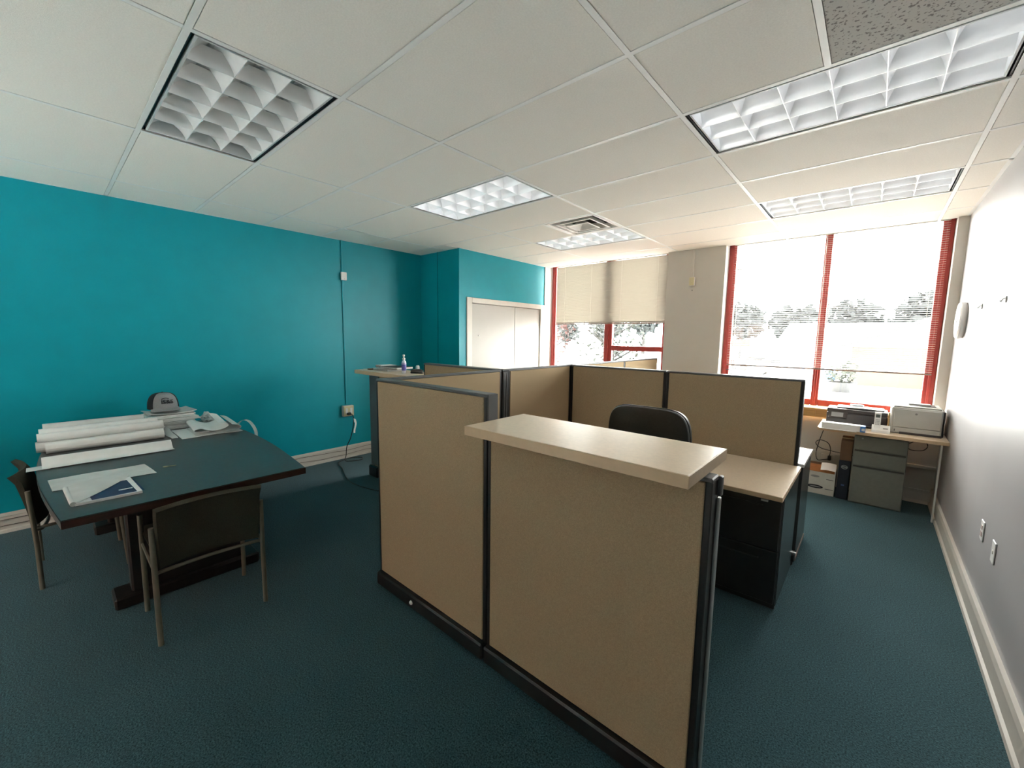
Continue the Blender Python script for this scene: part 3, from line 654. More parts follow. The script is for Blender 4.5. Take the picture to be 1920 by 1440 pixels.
roll('paper plan roll resting on the front rolls of the stack', -3.50, z0 + 0.104, 0.03, -0.535, 0.15, 0.01)
roll('paper plan roll resting on the middle rolls of the stack', -3.62, z0 + 0.114, 0.033, -0.525, 0.13)
roll('topmost paper plan roll of the stack, closest to the teal wall', -3.75, z0 + 0.128, 0.036, -0.505, 0.06, 0.0, PAPERG)
# half-flattened sheet
def curled(u, v):
    s = u; y = -0.52 + v * 0.645
    x = -3.12 + 0.185 * s; z = TZ + 0.003 + 0.052 * math.exp(-((s - 0.30) / 0.22) ** 2) + 0.006 * math.exp(-((s - 0.95) / 0.1) ** 2)
    return (x, y, z)
o = obj('plan_sheet', grid(BM(), curled, 22, 1, 0.0015), PAPER, None, True, loc=(-3.03, -0.2, TZ)); tag(o, 'long half-unrolled white plan sheet in front of the roll stack', 'paper')
o = obj('plan_sheet', grid(BM(), lambda u, v: (-3.06 + 0.11 * u, -0.585 + 0.10 * v, TZ + 0.0012 + 0.001 * math.sin(3 * v)), 4, 2, 0.0006), PAPERG, None, loc=(-3.0, -0.52, TZ)); tag(o, 'narrow paper corner poking out from under the half-unrolled sheet', 'paper')
# flat sheet
def sheetfn(x0, x1, ya0, ya1, yb0, yb1, zf): return lambda u, v: (x0 + (x1 - x0) * u, (ya0 + (ya1 - ya0) * v) * (1 - u) + (yb0 + (yb1 - yb0) * v) * u, zf(u, v))
o = obj('plan_sheet', grid(BM(), sheetfn(-2.655, -2.385, -0.50, -0.08, -0.485, -0.055, lambda u, v: TZ + 0.0015 + 0.003 * math.sin(4 * v + 2 * u) ** 2), 6, 8, 0.0008), PAPERG, None, True, loc=(-2.52, -0.28, TZ)); tag(o, 'flat white drawing sheet lying between roll stack and folded booklet', 'paper')
# folded booklet
fb = thing('folded_booklet', 'folded white booklet with navy print at the near table corner', 'booklet', (-2.2, -0.3, TZ))
def fold(u, v):
    # u across x (fold at near side), v along y
    x = -2.36 + 0.32 * u; y = -0.435 + 0.255 * v
    z = TZ + 0.004 + 0.012 * v + 0.012 * math.sin(math.pi * min(1, v * 1.2))
    return (x, y + 0.02 * u, z)
obj('lower_pages', prism(BM(), [(-2.36, -0.43), (-2.03, -0.415), (-2.025, -0.165), (-2.36, -0.18)], 'z', TZ + 0.001, TZ + 0.0135), PAPER, fb)
obj('spine_fold', tube(BM(), [(-2.355, -0.437, TZ + 0.013), (-2.03, -0.421, TZ + 0.013)], 0.0115, 10), PAPERG, fb, True)
obj('cover_print', grid(BM(), lambda u, v: (-2.30 + 0.265 * u, -0.37 + 0.20 * v + 0.015 * u, TZ + 0.0152 - 0.002 * v), 2, 2, 0.0006), BLUE, fb)
def tri(u, v):
    x = -2.39 + 0.36 * u; ymax = -0.175 - 0.24 * u ** 1.2
    y = -0.43 + 0.014 * u + (ymax + 0.43) * v
    return (x, y, TZ + 0.0185 + 0.014 * math.sin(math.pi * v) * (1 - u) + 0.003 * (1 - v))
obj('turned_page', grid(BM(), tri, 8, 8, 0.0008), PAPERG, fb, True)
obj('white_bar', bx(-2.12, -0.25, TZ + 0.0150, -2.105, -0.195, TZ + 0.0165), PAPER, fb)
# key
k = thing('key', 'small brass key lying alone on the dark tabletop', 'key', (-2.49, 0.02, TZ), -0.2)
kb = BM(); lathe(kb, [(0.013, 0.0003), (0.014, 0.002), (0.013, 0.0034)], (-0.002, -0.018, 0), 14); obj('bow', kb, BRASS, k, False, True)
kb = BM(); box(kb, -0.005, -0.008, 0.0006, 0.003, 0.035, 0.0030); box(kb, 0.003, 0.012, 0.0006, 0.007, 0.017, 0.003); box(kb, 0.003, 0.022, 0.0006, 0.006, 0.028, 0.003); obj('blade', kb, BRASS, k, False, True)
# paper pile under the cap
pz = TZ + 0.003
PL = ['lowest bundle of papers under the grey cap', 'second bundle of papers in the pile under the cap', 'third bundle of papers in the pile under the cap', 'upper bundle of papers in the pile under the cap', 'topmost curling sheet directly beneath the grey cap']
for n, (hh, dx, dy, rz, m_) in enumerate([(0.04, 0.0, 0.0, 0.05, PAPER), (0.03, 0.02, -0.02, -0.08, PAPERG), (0.03, -0.02, 0.01, 0.12, PAPER), (0.025, 0.01, -0.03, -0.03, PAPER), (0.01, 0, -0.02, 0.1, PAPERG)]):
    o = thing('paper_bundle', PL[n], 'papers', (-3.885 + dx * 0.3, 0.265 + dy * 0.5, pz), rz, 'paper pile under the cap')
    ns = max(2, int(hh / 0.008))
    for q in range(ns):
        a = random.uniform(-0.012, 0.012); b = random.uniform(-0.02, 0.02); zz = 0.002 + q * hh / ns
        curl = 0.012 if n == 4 else 0.004
        def f(u, v, a=a, b=b, zz=zz, curl=curl): return (-0.14 + 0.28 * u + a, -0.165 + 0.33 * v + b * 0.5, zz + 0.0008 + (curl * (abs(2 * v - 1) ** 3)) * (1 if n == 4 else 0.3))
        obj('sheet_stack', grid(BM(), f, 2, 8, hh / ns * 0.75), m_, o, True, True)
    pz += hh + 0.003
# cap
c = thing('baseball_cap', 'grey and dark mesh cap with lettering sitting on the paper pile', 'cap', (-3.88, 0.215, pz + 0.018), 0.12); c.scale = (1.08, 1.08, 1.08)
def dome(a0, a1, r=0.098):
    def f(u, v):
        a = a0 + (a1 - a0) * u; ph = v * math.pi / 2
        rr = r * math.cos(ph) ** 0.55; zz = 0.012 + 0.128 * math.sin(ph) ** 0.9
        return (rr * math.cos(a) * 1.12, rr * math.sin(a), zz)
    return f
obj('front_panel', grid(BM(), dome(-1.05, 1.05, 0.096), 16, 12, 0.003), CAPGREY, c, True, True)
obj('mesh_back', grid(BM(), dome(1.0, 2 * math.pi - 1.0, 0.1015), 24, 12, 0.003), CAPNAVY, c, True, True)
obj('button', lathe(BM(), [(0.008, 0.139), (0.009, 0.142), (0.005, 0.146)], n=12), CAPNAVY, c, True, True)
def brim(u, v):
    a = -1.2 + 2.4 * u; r0 = 0.096; rr = r0 + v * 0.065 * max(0.05, math.cos(a)) ** 0.5
    return (rr * math.cos(a) * (1.12), r0 * math.sin(a) * (1 + 0.06 * v), 0.016 - 0.012 * v - 0.018 * math.sin(a) ** 2 * v + 0.004)
obj('brim', grid(BM(), brim, 16, 6, 0.003), CAPGREY, c, True, True)
def captext(s, size, z, lean, x):
    M = Matrix.Translation((x, 0.0, z)) @ Matrix.Rotation(math.radians(-lean), 4, 'Y') @ Matrix.Rotation(math.pi / 2, 4, 'Z') @ Matrix.Rotation(math.pi / 2, 4, 'X')
    return M
text('lettering', 'IS&S', 0.045, CAPNAVY, c, captext('', 0, 0.072, 12, 0.104), 0.004)
obj('swoosh', tube(BM(), spline([(0.0965, -0.035, 0.097), (0.098, -0.015, 0.104), (0.098, 0.0, 0.103), (0.099, 0.012, 0.098)], 4), 0.003, 6), CAPNAVY, c, True, True)
# fanned curling drawings right of the pile
def wave(x0, x1, y0, y1, amp, ph, zb, tw=0.0):
    def f(u, v):
        y = y0 + (y1 - y0) * v + tw * u; x = x0 + (x1 - x0) * u
        z = zb + amp * (0.5 - 0.5 * math.cos(2 * math.pi * (v * 1.0 + ph))) * (0.55 + 0.45 * u)
        return (x, y, z)
    return f
o = obj('drawing_set', grid(BM(), wave(-3.70, -3.28, 0.23, 0.655, 0.004, 0, TZ + 0.003), 6, 14, 0.004), PAPER, None, True, loc=(-3.6, 0.45, TZ)); tag(o, 'lowest flat drawing set beside the paper pile', 'paper', 'curling drawing sets on the table')
def teardrop(yc, w_, h_, x0, x1, shift):
    # a sheet whose right side curls back over itself: open loop seen from the end
    P = []
    for k in range(25):
        t_ = k / 24
        a = math.pi * (1.5 - 1.6 * t_) if t_ < 2 else 0
        P.append((yc + w_ * (0.5 * math.cos(a) + (0 if t_ < 0.6 else -(t_ - 0.6) * 2.2)), h_ * (0.5 + 0.5 * math.sin(a)) if t_ < 0.62 else h_ * (0.62 - (t_ - 0.62) * 1.2)))
    return P
def loop_sheet(pts, x0, x1, slope):
    n = len(pts)
    def f(u, v):
        i = v * (n - 1); a = min(int(i), n - 2); q = i - a
        y = pts[a][0] * (1 - q) + pts[a + 1][0] * q; z = pts[a][1] * (1 - q) + pts[a + 1][1] * q
        return (x0 + (x1 - x0) * u, y + slope * u, TZ + 0.008 + (z - TZ) * (1.35 - 0.35 * u))
    return f
def poly(*p): return [(q.x, q.z) for q in spline([(a, 0, b) for a, b in p], 6)]
P1 = poly((0.33, 0.003), (0.48, 0.004), (0.59, 0.007), (0.648, 0.018), (0.656, 0.036), (0.63, 0.052), (0.59, 0.060))
o = obj('drawing_set', grid(BM(), loop_sheet([(a, b + TZ) for a, b in P1], -3.70, -3.29, -0.01), 3, len(P1) - 1, 0.0015), PAPERG, None, True, loc=(-3.55, 0.45, TZ)); tag(o, 'white drawing set curling back over itself near the curved table edge', 'paper', 'curling drawing sets on the table')
P2 = poly((0.44, 0.018), (0.38, 0.019), (0.340, 0.028), (0.342, 0.046), (0.385, 0.050), (0.44, 0.030), (0.49, 0.021), (0.54, 0.030), (0.575, 0.048), (0.57, 0.068), (0.54, 0.078), (0.505, 0.082))
o = obj('drawing_set', grid(BM(), loop_sheet([(a, b + TZ) for a, b in P2], -3.70, -3.31, -0.02), 3, len(P2) - 1, 0.0015), PAPER, None, True, loc=(-3.6, 0.4, TZ)); tag(o, 'topmost drawing set with both ends curled in open loops', 'paper', 'curling drawing sets on the table')
o = obj('drawing_set', grid(BM(), lambda u, v: (-3.70 + 0.36 * u, 0.155 + 0.04 * v + 0.02 * u, TZ + 0.004 + 0.05 * v * (1 - u) + 0.004 * math.sin(9 * u)), 8, 3, 0.002), PAPERG, None, True, loc=(-3.6, 0.2, TZ)); tag(o, 'narrow leaning drawing sheet between paper pile and curled drawings', 'paper', 'curling drawing sets on the table')
# crumpled bag
bm = BM(); bmesh.ops.create_icosphere(bm, subdivisions=3, radius=0.06)
for v_ in bm.verts:
    v_.co *= 0.7 + 0.5 * random.random(); v_.co.z = max(-0.045, v_.co.z * 0.95)
    v_.co += Vector((-3.90, 0.545, TZ + 0.047))
o = obj('plastic_bag', bm, mat('pale_plastic_film', (0.55, 0.62, 0.63), 0.25, noise=0.1, nscale=40), None, loc=(-3.93, 0.50, TZ)); tag(o, 'crumpled clear plastic bag beside the wall end of the table', 'bag')
# white strap
pts = spline([(-3.50, 0.672, TZ + 0.004), (-3.47, 0.678, TZ + 0.035), (-3.38, 0.69, TZ + 0.075), (-3.27, 0.70, TZ + 0.082), (-3.16, 0.70, TZ + 0.06), (-3.09, 0.70, TZ + 0.02), (-3.075, 0.698, TZ - 0.03)], 5)
bm = BM(); V = []
for p_ in pts: V.append((bm.verts.new(p_ + Vector((0, -0.012, 0))), bm.verts.new(p_ + Vector((0, 0.012, 0.004)))))
fs = [bm.faces.new((V[i][0], V[i][1], V[i + 1][1], V[i + 1][0])) for i in range(len(V) - 1)]
bmesh.ops.solidify(bm, geom=fs, thickness=0.002)
o = obj('paper_strap', bm, PAPER, None, True, loc=(-3.3, 0.68, TZ)); tag(o, 'white strap arching over the curved table edge', 'strap')

# ================================================================ TEAL WALL FITTINGS
XW = XL
cn = thing('wall_conduit', 'teal painted surface conduit running down the teal wall', 'conduit', (XW, 2.078, 0.7))
obj('raceway', bx(XW, 2.069, 0.70, XW + 0.014, 2.087, H, 0.003), TEAL, cn)
sw = thing('junction_box', 'small white box on the teal conduit high on the wall', 'electrical box', (XW, 2.085, 2.27))
obj('box_body', bx(XW + 0.0142, 2.052, 2.27, XW + 0.042, 2.122, 2.368, 0.004), WHITEP, sw)
obj('screw', lathe(BM(), [(0.003, 0), (0.003, 0.002)], (0, 0, 0), 8), GREYTRIM, sw, local=True).matrix_local = Matrix.Translation((0.0425, 0.002, 0.015)) @ Matrix.Rotation(math.pi / 2, 4, 'Y')
ob = thing('wall_outlet', 'cream surface outlet box at the foot of the teal conduit', 'outlet', (XW, 2.085, 0.55))
obj('box_body', bx(XW, 2.015, 0.553, XW + 0.05, 2.155, 0.69, 0.004), TRIM, ob)
obj('face_plate', bx(XW + 0.05, 2.02, 0.558, XW + 0.056, 2.15, 0.685, 0.003), CREAMP, ob)
for dy in (-0.03, 0.03): obj('socket', bx(XW + 0.056, 2.085 + dy - 0.016, 0.59, XW + 0.059, 2.085 + dy + 0.016, 0.66, 0.004), WHITEP, ob)
pc = thing('power_cord', 'black power cord from the cream outlet box trailing over the carpet', 'cord', (-4.1, 2.0, 0))
obj('plug', bx(XW + 0.0595, 2.05, 0.572, XW + 0.095, 2.10, 0.605, 0.008), CORD, pc)
cpts = spline([(-4.115, 2.085, 0.585), (-4.10, 2.11, 0.56), (-4.10, 2.112, 0.45), (-4.12, 2.08, 0.28), (-4.13, 2.03, 0.17), (-4.12, 2.01, 0.06), (-4.06, 1.97, 0.008), (-3.99, 2.05, 0.006), (-3.98, 2.15, 0.006), (-4.06, 2.19, 0.006), (-4.13, 2.10, 0.006), (-4.10, 1.93, 0.006), (-3.98, 1.84, 0.006), (-3.80, 1.80, 0.006), (-3.50, 1.69, 0.006), (-3.25, 1.64, 0.006), (-2.95, 1.68, 0.006), (-2.6, 1.80, 0.006), (-2.4, 1.92, 0.006)], 6)
obj('cable', tube(BM(), cpts, 0.0055, 6), CORD, pc, True)
bm = BM(); grid(bm, lambda u, v: (-4.09 + 0.004 * u, 2.115 + 0.022 * v + 0.012 * math.sin(5 * u), 0.52 - 0.18 * u), 8, 1, 0.001)
obj('paper_tag', bm, PAPER, pc, True)
obj('paper_tag', prism(BM(), [(2.112, 0.53), (2.117, 0.53), (2.15, 0.475), (2.118, 0.475)], 'x', -4.092, -4.088), PAPER, pc)
for n, (zz, ph, lb) in enumerate(((0.112, 0.0, 'thin dark cable sagging along the upper face of the cream baseboard'), (0.055, 1.3, 'thin dark cable along the lower face of the cream baseboard'))):
    ps = [(XW + 0.021, YB + 0.1 + k * 0.14, zz + 0.008 * math.sin(k * 0.9 + ph) + 0.004 * math.sin(k * 2.3)) for k in range(48)]
    o = obj('wall_cable', tube(BM(), ps, 0.003, 5), mat('brown_cable', (0.16, 0.13, 0.11), 0.6, noise=0.05, nscale=20), None, True, loc=(XW + 0.021, 0.4, zz)); tag(o, lb, 'cable')

# ================================================================ ITEMS ON THE NOTEBOOK COUNTER
CZ = 1.2155
def notebook(label, x0, y0, x1, y1, z, h, cover, rz=0.0):
    t = thing('notebook', label, 'notebook', ((x0 + x1) / 2, (y0 + y1) / 2, z), rz, 'notebooks on the counter')
    a, b = (x1 - x0) / 2, (y1 - y0) / 2
    obj('cover', box(bx(-a, -b, 0, a, b, 0.002), -a, -b, h - 0.002, a, b, h), cover, t, local=True)
    obj('pages', bx(-a + 0.004, -b + 0.004, 0.002, a - 0.004, b - 0.004, h - 0.002), PAPERG, t, local=True)
    me = mesh('binding_ring', tube(BM(), [(0, 0.003 + (h * 0.48) * math.cos(q * math.pi / 4), h / 2 + h * 0.48 * math.sin(q * math.pi / 4)) for q in range(8)], 0.0015, 4, True), BLACK)
    for q in range(12): inst('binding_ring', me, t, (-a + 0.015 + q * (2 * a - 0.03) / 11, -b, 0))
    return t
notebook('lower grey spiral notebook on the counter by the teal wall', -3.28, 1.93, -2.98, 2.14, CZ, 0.022, PAPERG)
notebook('upper black spiral notebook on the counter by the teal wall', -3.16, 1.95, -2.86, 2.16, CZ + 0.026, 0.022, BLACK, 0.06)
notebook('short pale notebook stacked on the spiral notebooks', -3.31, 1.98, -3.17, 2.16, CZ + 0.026, 0.024, PAPERG, -0.05)
o = obj('paper_slip', grid(BM(), lambda u, v: (-3.44 + 0.14 * u, 1.90 + 0.16 * v, CZ + 0.002 + 0.012 * u * u), 6, 2, 0.001), PAPERG, None, True, loc=(-3.4, 1.95, CZ)); tag(o, 'loose paper slip at the wall end of the counter', 'paper')
o = obj('leather_case', bx(-3.335, 1.895, CZ, -3.285, 1.97, CZ + 0.014, 0.005, 2), BROWN, None, loc=(-3.31, 1.93, CZ)); tag(o, 'small brown case beside the spiral notebooks', 'case')
bt = thing('sanitizer_bottle', 'clear pump bottle with violet label standing on the counter', 'bottle', (-2.715, 1.95, CZ), -0.55)
bm = lathe(BM(), [(0.030, 0), (0.033, 0.004), (0.033, 0.105), (0.028, 0.122), (0.014, 0.132), (0.013, 0.142)], n=20)
for v_ in bm.verts: v_.co.y *= 0.7
obj('body', bm, mat('clear_bottle', (0.70, 0.74, 0.84), 0.12, noise=0.02, nscale=20), bt, True, True)
bm = lathe(BM(), [(0.0335, 0.03), (0.0338, 0.032), (0.0338, 0.09), (0.0335, 0.092)], n=20)
for v_ in bm.verts: v_.co.y *= 0.71
obj('label_wrap', bm, PURPLE, bt, True, True)
bm = lathe(BM(), [(0.0337, 0.094), (0.0337, 0.108)], n=20)
for v_ in bm.verts: v_.co.y *= 0.71
obj('label_band', bm, mat('lilac_band', (0.45, 0.40, 0.62), 0.4, noise=0.03, nscale=20), bt, True, True)
obj('collar', lathe(BM(), [(0.015, 0.140), (0.015, 0.155), (0.006, 0.158), (0.006, 0.175)], n=14), WHITEP, bt, True, True)
obj('pump_head', box(lathe(BM(), [(0.011, 0.174), (0.012, 0.186), (0.009, 0.19)], n=14), 0.0, -0.006, 0.176, 0.036, 0.006, 0.186, 0.003), WHITEP, bt, True, True)
st = thing('stapler', 'black stapler lying at the panel end of the counter', 'stapler', (-2.62, 2.04, CZ), 0.4)
obj('base', bx(-0.07, -0.016, 0, 0.07, 0.016, 0.012, 0.004), BLACK, st, local=True)
obj('arm', prism(BM(), [(-0.065, 0.0125), (0.065, 0.02), (0.068, 0.032), (0.03, 0.045), (-0.05, 0.04), (-0.066, 0.03)], 'y', -0.015, 0.015), BLACK, st, local=True)
td = thing('tape_dispenser', 'grey tape dispenser behind the pump bottle on the counter', 'dispenser', (-2.68, 2.10, CZ), -0.3)
obj('body', prism(BM(), [(-0.06, 0), (0.06, 0), (0.062, 0.02), (0.03, 0.022), (0.01, 0.035), (-0.03, 0.04), (-0.06, 0.02)], 'y', -0.02, 0.02), KEYG, td, local=True)
obj('tape_reel', tube(BM(), [(-0.02, -0.012, 0.045), (-0.02, 0.012, 0.045)], 0.03, 18), WHITEP, td, True, True)

# ================================================================ WINDOW DESK
DZ = 0.75
t = thing('window_desk', 'narrow tan laminate desk against the window wall holding two printers', 'desk', (0.97, 4.9, 0))
obj('desktop', bx(0.50, 4.585, DZ - 0.03, XR - 0.003, 5.125, DZ, 0.002), LAM, t)
obj('edge_band', bx(0.50, 4.580, DZ - 0.03, XR - 0.003, 4.5845, DZ - 0.001, 0.001), LAMEDGE, t)
obj('leg', bx(1.372, 4.66, 0.0, 1.384, 4.69, DZ - 0.031, 0.002), WHITEP, t)
obj('back_brace', bx(0.52, 5.09, DZ - 0.09, 1.38, 5.11, DZ - 0.031), GREYSTEEL, t)
p = thing('file_pedestal', 'grey steel three-drawer pedestal under the window desk', 'file cabinet', (0.98, 4.93, 0))
obj('body', bx(0.79, 4.774, 0.0, 1.178, 5.08, DZ - 0.033, 0.003), GREYSTEEL, p)
for (a, b) in ((0.012, 0.375), (0.39, 0.535), (0.55, 0.69)):
    d_ = obj('drawer', bx(0.794, 4.76, a, 1.174, 4.773, b - 0.008, 0.003), GREYSTEEL, p)
    obj('finger_pull', bx(0.80, 4.7735, b - 0.010, 1.168, 4.778, b + 0.006), GREYDARK, d_)
obj('lock', lathe(BM(), [(0.008, 0), (0.008, 0.004)], n=12), SILVER, p, local=True).matrix_local = Matrix.Translation((-0.13, -0.171, 0.66)) @ Matrix.Rotation(math.pi / 2, 4, 'X')
# laser printer
lp = thing('laser_printer', 'warm grey laser printer at the white wall end of the window desk', 'printer', (1.21, 4.93, DZ))
obj('body', bx(1.032, 4.765, DZ + 0.001, 1.375, 5.10, DZ + 0.245, 0.012, 2), PRGREY, lp)
obj('side_shell', bx(1.376, 4.775, DZ + 0.001, 1.388, 5.10, DZ + 0.235, 0.006), PRDARK, lp)
obj('front_door', bx(1.052, 4.755, DZ + 0.062, 1.365, 4.764, DZ + 0.232, 0.004), PRGREY, lp)
tr = obj('paper_tray', bx(1.052, 4.752, DZ + 0.012, 1.365, 4.764, DZ + 0.057, 0.004), PRGREY, lp)
obj('tray_grip', bx(1.10, 4.749, DZ + 0.001, 1.376, 4.7515, DZ + 0.022, 0.001), PRDARK, tr)
obj('power_button', bx(1.062, 4.7495, DZ + 0.022, 1.068, 4.7515, DZ + 0.042), PRDARK, tr)
obj('emblem', lathe(BM(), [(0.009, 0), (0.009, 0.0012)], n=16), mat('emblem_grey', (0.20, 0.20, 0.19), 0.4, noise=0.02, nscale=20), lp, local=True).matrix_local = Matrix.Translation((-0.01, -0.1752, 0.195)) @ Matrix.Rotation(math.pi / 2, 4, 'X')
obj('top_lid', bx(1.045, 4.79, DZ + 0.2455, 1.365, 5.08, DZ + 0.258, 0.005), PRGREY, lp)
obj('output_slot', bx(1.12, 4.85, DZ + 0.2585, 1.33, 5.05, DZ + 0.262, 0.001), PRDARK, lp)
obj('paper_stop', prism(BM(), [(4.90, DZ + 0.263), (5.04, DZ + 0.263), (5.04, DZ + 0.268), (4.90, DZ + 0.275)], 'x', 1.15, 1.30), PRGREY, lp)
# multifunction printer
mp_ = thing('inkjet_printer', 'dark brown flatbed inkjet printer behind the cordless phone', 'printer', (0.79, 4.98, DZ))
obj('body', bx(0.545, 4.86, DZ + 0.001, 1.015, 5.115, DZ + 0.125, 0.012, 2), PRDARK, mp_)
obj('scanner_lid', bx(0.545, 4.865, DZ + 0.1255, 1.015, 5.115, DZ + 0.165, 0.01, 2), PRDARK, mp_)
obj('feeder_cover', bx(0.62, 4.92, DZ + 0.1655, 0.99, 5.11, DZ + 0.178, 0.005), KEYG, mp_)
cp = obj('control_panel', prism(BM(), [(4.845, DZ + 0.075), (4.859, DZ + 0.068), (4.859, DZ + 0.135), (4.856, DZ + 0.138)], 'x', 0.56, 0.71), PRDARK, mp_)
obj('screen', prism(BM(), [(4.8435, DZ + 0.085), (4.8445, DZ + 0.085), (4.8535, DZ + 0.128), (4.8525, DZ + 0.128)], 'x', 0.585, 0.68), KEYG, cp)
obj('output_tray', bx(0.60, 4.815, DZ + 0.012, 0.97, 4.859, DZ + 0.02, 0.002), PRDARK, mp_)
o = obj('paper_sheet', grid(BM(), lambda u, v: (0.70 + 0.24 * u, 4.905 + 0.17 * v, DZ + 0.1795 + 0.006 * math.sin(3 * u) ** 2), 6, 2, 0.0015), PAPER, None, True, loc=(0.8, 5.0, DZ + 0.18)); tag(o, 'loose white sheet lying on the dark inkjet printer lid', 'paper')
o = obj('tablet_case', bx(0.72, 5.02, DZ + 0.189, 0.83, 5.10, DZ + 0.197, 0.003), GREYTRIM, None, loc=(0.77, 5.06, DZ + 0.19)); tag(o, 'slim dark case on the dark inkjet printer lid', 'case')
# phone
ph = thing('cordless_phone', 'white cordless phone standing in its answering base', 'phone', (0.965, 4.70, DZ))
obj('base', prism(BM(), [(4.655, DZ + 0.001), (4.76, DZ + 0.001), (4.76, DZ + 0.06), (4.74, DZ + 0.062), (4.66, DZ + 0.022)], 'x', 0.905, 1.035), WHITEP, ph)
hs = obj('handset', prism(BM(), [(4.692, DZ + 0.041), (4.715, DZ + 0.052), (4.752, DZ + 0.18), (4.744, DZ + 0.186), (4.729, DZ + 0.182)], 'x', 0.918, 0.965), WHITEP, ph)
def hsp(u, zz): return 4.692 + (zz - 0.041) / (0.182 - 0.041) * (4.729 - 4.692) - u
obj('screen', prism(BM(), [(hsp(0.0015, 0.135), DZ + 0.135), (hsp(0.0002, 0.135), DZ + 0.135), (hsp(0.0002, 0.165), DZ + 0.165), (hsp(0.0015, 0.165), DZ + 0.165)], 'x', 0.926, 0.957), LCD, hs)
for a in range(3):
    for b in range(4):
        zz = 0.068 + b * 0.014
        obj('keypad_key', prism(BM(), [(hsp(0.0015, zz), DZ + zz), (hsp(0.0002, zz), DZ + zz), (hsp(0.0002, zz + 0.008), DZ + zz + 0.008), (hsp(0.0015, zz + 0.008), DZ + zz + 0.008)], 'x', 0.927 + a * 0.0105, 0.934 + a * 0.0105), KEYG, hs)
obj('base_buttons', bx(0.985, 4.683, DZ + 0.036, 1.02, 4.70, DZ + 0.044, 0.002), KEYG, ph)
# paper + toner box
o = obj('paper_sheet', bx(0.515, 4.52, DZ + 0.0005, 0.80, 4.86, DZ + 0.004, 0.0008), PAPER, None, loc=(0.66, 4.7, DZ)); tag(o, 'white paper sheet under the long toner carton on the window desk', 'paper')
tn = thing('toner_carton', 'long white toner carton with blue end on the window desk', 'carton', (0.69, 4.60, DZ + 0.0042))
obj('carton', bx(0.535, 4.535, DZ + 0.0045, 0.825, 4.62, DZ + 0.062, 0.002), WHITEP, tn)
obj('blue_end', bx(0.8252, 4.535, DZ + 0.0045, 0.862, 4.62, DZ + 0.060, 0.002), BRIGHTBLUE, tn)
obj('label_patch', bx(0.835, 4.534, DZ + 0.018, 0.858, 4.5348, DZ + 0.04), WHITEP, tn)
o = obj('pine_block', box(bx(1.018, 4.86, DZ + 0.001, 1.03, 4.89, DZ + 0.12, 0.003), 1.018, 4.89, DZ + 0.001, 1.03, 4.91, DZ + 0.17, 0.003), mat('yellowed_plastic', (0.62, 0.44, 0.22), 0.5, noise=0.05, nscale=20), None, loc=(1.02, 4.88, DZ)); tag(o, 'narrow yellowed bracket wedged between the two printers', 'bracket')
# under the desk
pcx = thing('desktop_computer', 'dark navy computer tower on the carpet beside the grey pedestal', 'computer', (0.735, 4.95, 0))
obj('case', bx(0.688, 4.80, 0.0, 0.782, 5.12, 0.40, 0.006), mat('navy_case', (0.014, 0.016, 0.028), 0.4, noise=0.1, nscale=20), pcx)
obj('emblem_ring', tube(BM(), [(0.735 + 0.024 * math.cos(q * math.pi / 10), 4.797, 0.335 + 0.018 * math.sin(q * math.pi / 10)) for q in range(20)], 0.003, 5, True), SILVER, pcx)
obj('emblem_bar', bx(0.716, 4.795, 0.330, 0.756, 4.7995, 0.341), SILVER, pcx)
obj('sticker', bx(0.722, 4.7975, 0.14, 0.748, 4.7995, 0.155), mat('blue_sticker', (0.08, 0.12, 0.30), 0.4, noise=0.05, nscale=20), pcx)
bb = thing('cardboard_box', 'brown cardboard box standing on the navy computer tower', 'box', (0.735, 4.95, 0.40))
obj('carton', bx(0.69, 4.81, 0.4005, 0.783, 5.10, 0.605, 0.002), BROWN, bb); obj('tape_strip', bx(0.69, 4.92, 0.6052, 0.783, 4.97, 0.6062), CREAMP, bb)
ab = thing('archive_box', 'white card file box with dark oval logo, open and holding folders', 'box', (0.56, 4.98, 0))
bm = BM(); x0, x1, y0, y1, hb_ = 0.43, 0.672, 4.815, 5.06, 0.30
box(bm, x0, y0, 0.0, x1, y0 + 0.005, 0.235); box(bm, x0, y1 - 0.005, 0, x1, y1, 0.26); box(bm, x0, y0 + 0.005, 0, x0 + 0.005, y1 - 0.005, 0.26); box(bm, x1 - 0.005, y0 + 0.005, 0, x1, y1 - 0.005, 0.26); box(bm, x0 + 0.005, y0 + 0.005, 0, x1 - 0.005, y1 - 0.005, 0.005)
obj('carton', bm, BOXW, ab)
def oval(cx, cz, a, b, y): return [(cx + a * math.cos(q * math.pi / 12), cz + b * math.sin(q * math.pi / 12)) for q in range(24)]
obj('oval_logo', prism(BM(), oval(0.512, 0.075, 0.068, 0.019, 0), 'y', 4.8128, 4.8148), CAPNAVY, ab)
obj('logo_lettering', prism(BM(), oval(0.512, 0.075, 0.05, 0.006, 0), 'y', 4.8115, 4.8126), KEYG, ab)
obj('handle_slot', prism(BM(), oval(0.505, 0.185, 0.038, 0.012, 0), 'y', 4.8128, 4.8148), KEYG, ab)
for (a, b, zz) in ((0.60, 0.66, 0.165), (0.595, 0.665, 0.062)): obj('print_line', bx(a, 4.8135, zz, b, 4.8148, zz + 0.006), GREYTRIM, ab)
for n, (y, hh, m_, lb) in enumerate(((4.84, 0.285, ORANGE, 'orange folder at the front of the open file box'), (4.87, 0.30, ORANGE, 'second orange folder in the open file box'), (4.93, 0.31, BROWN, 'brown folder toward the back of the open file box'))):
    o = obj('file_folder', prism(BM(), [(y, 0.006), (y + 0.006, 0.006), (y + 0.012, hh), (y + 0.008, hh)], 'x', 0.438 + 0.004 * n, 0.662 - 0.02 * n), m_, None, loc=(0.55, y, 0.006)); tag(o, lb, 'folder')
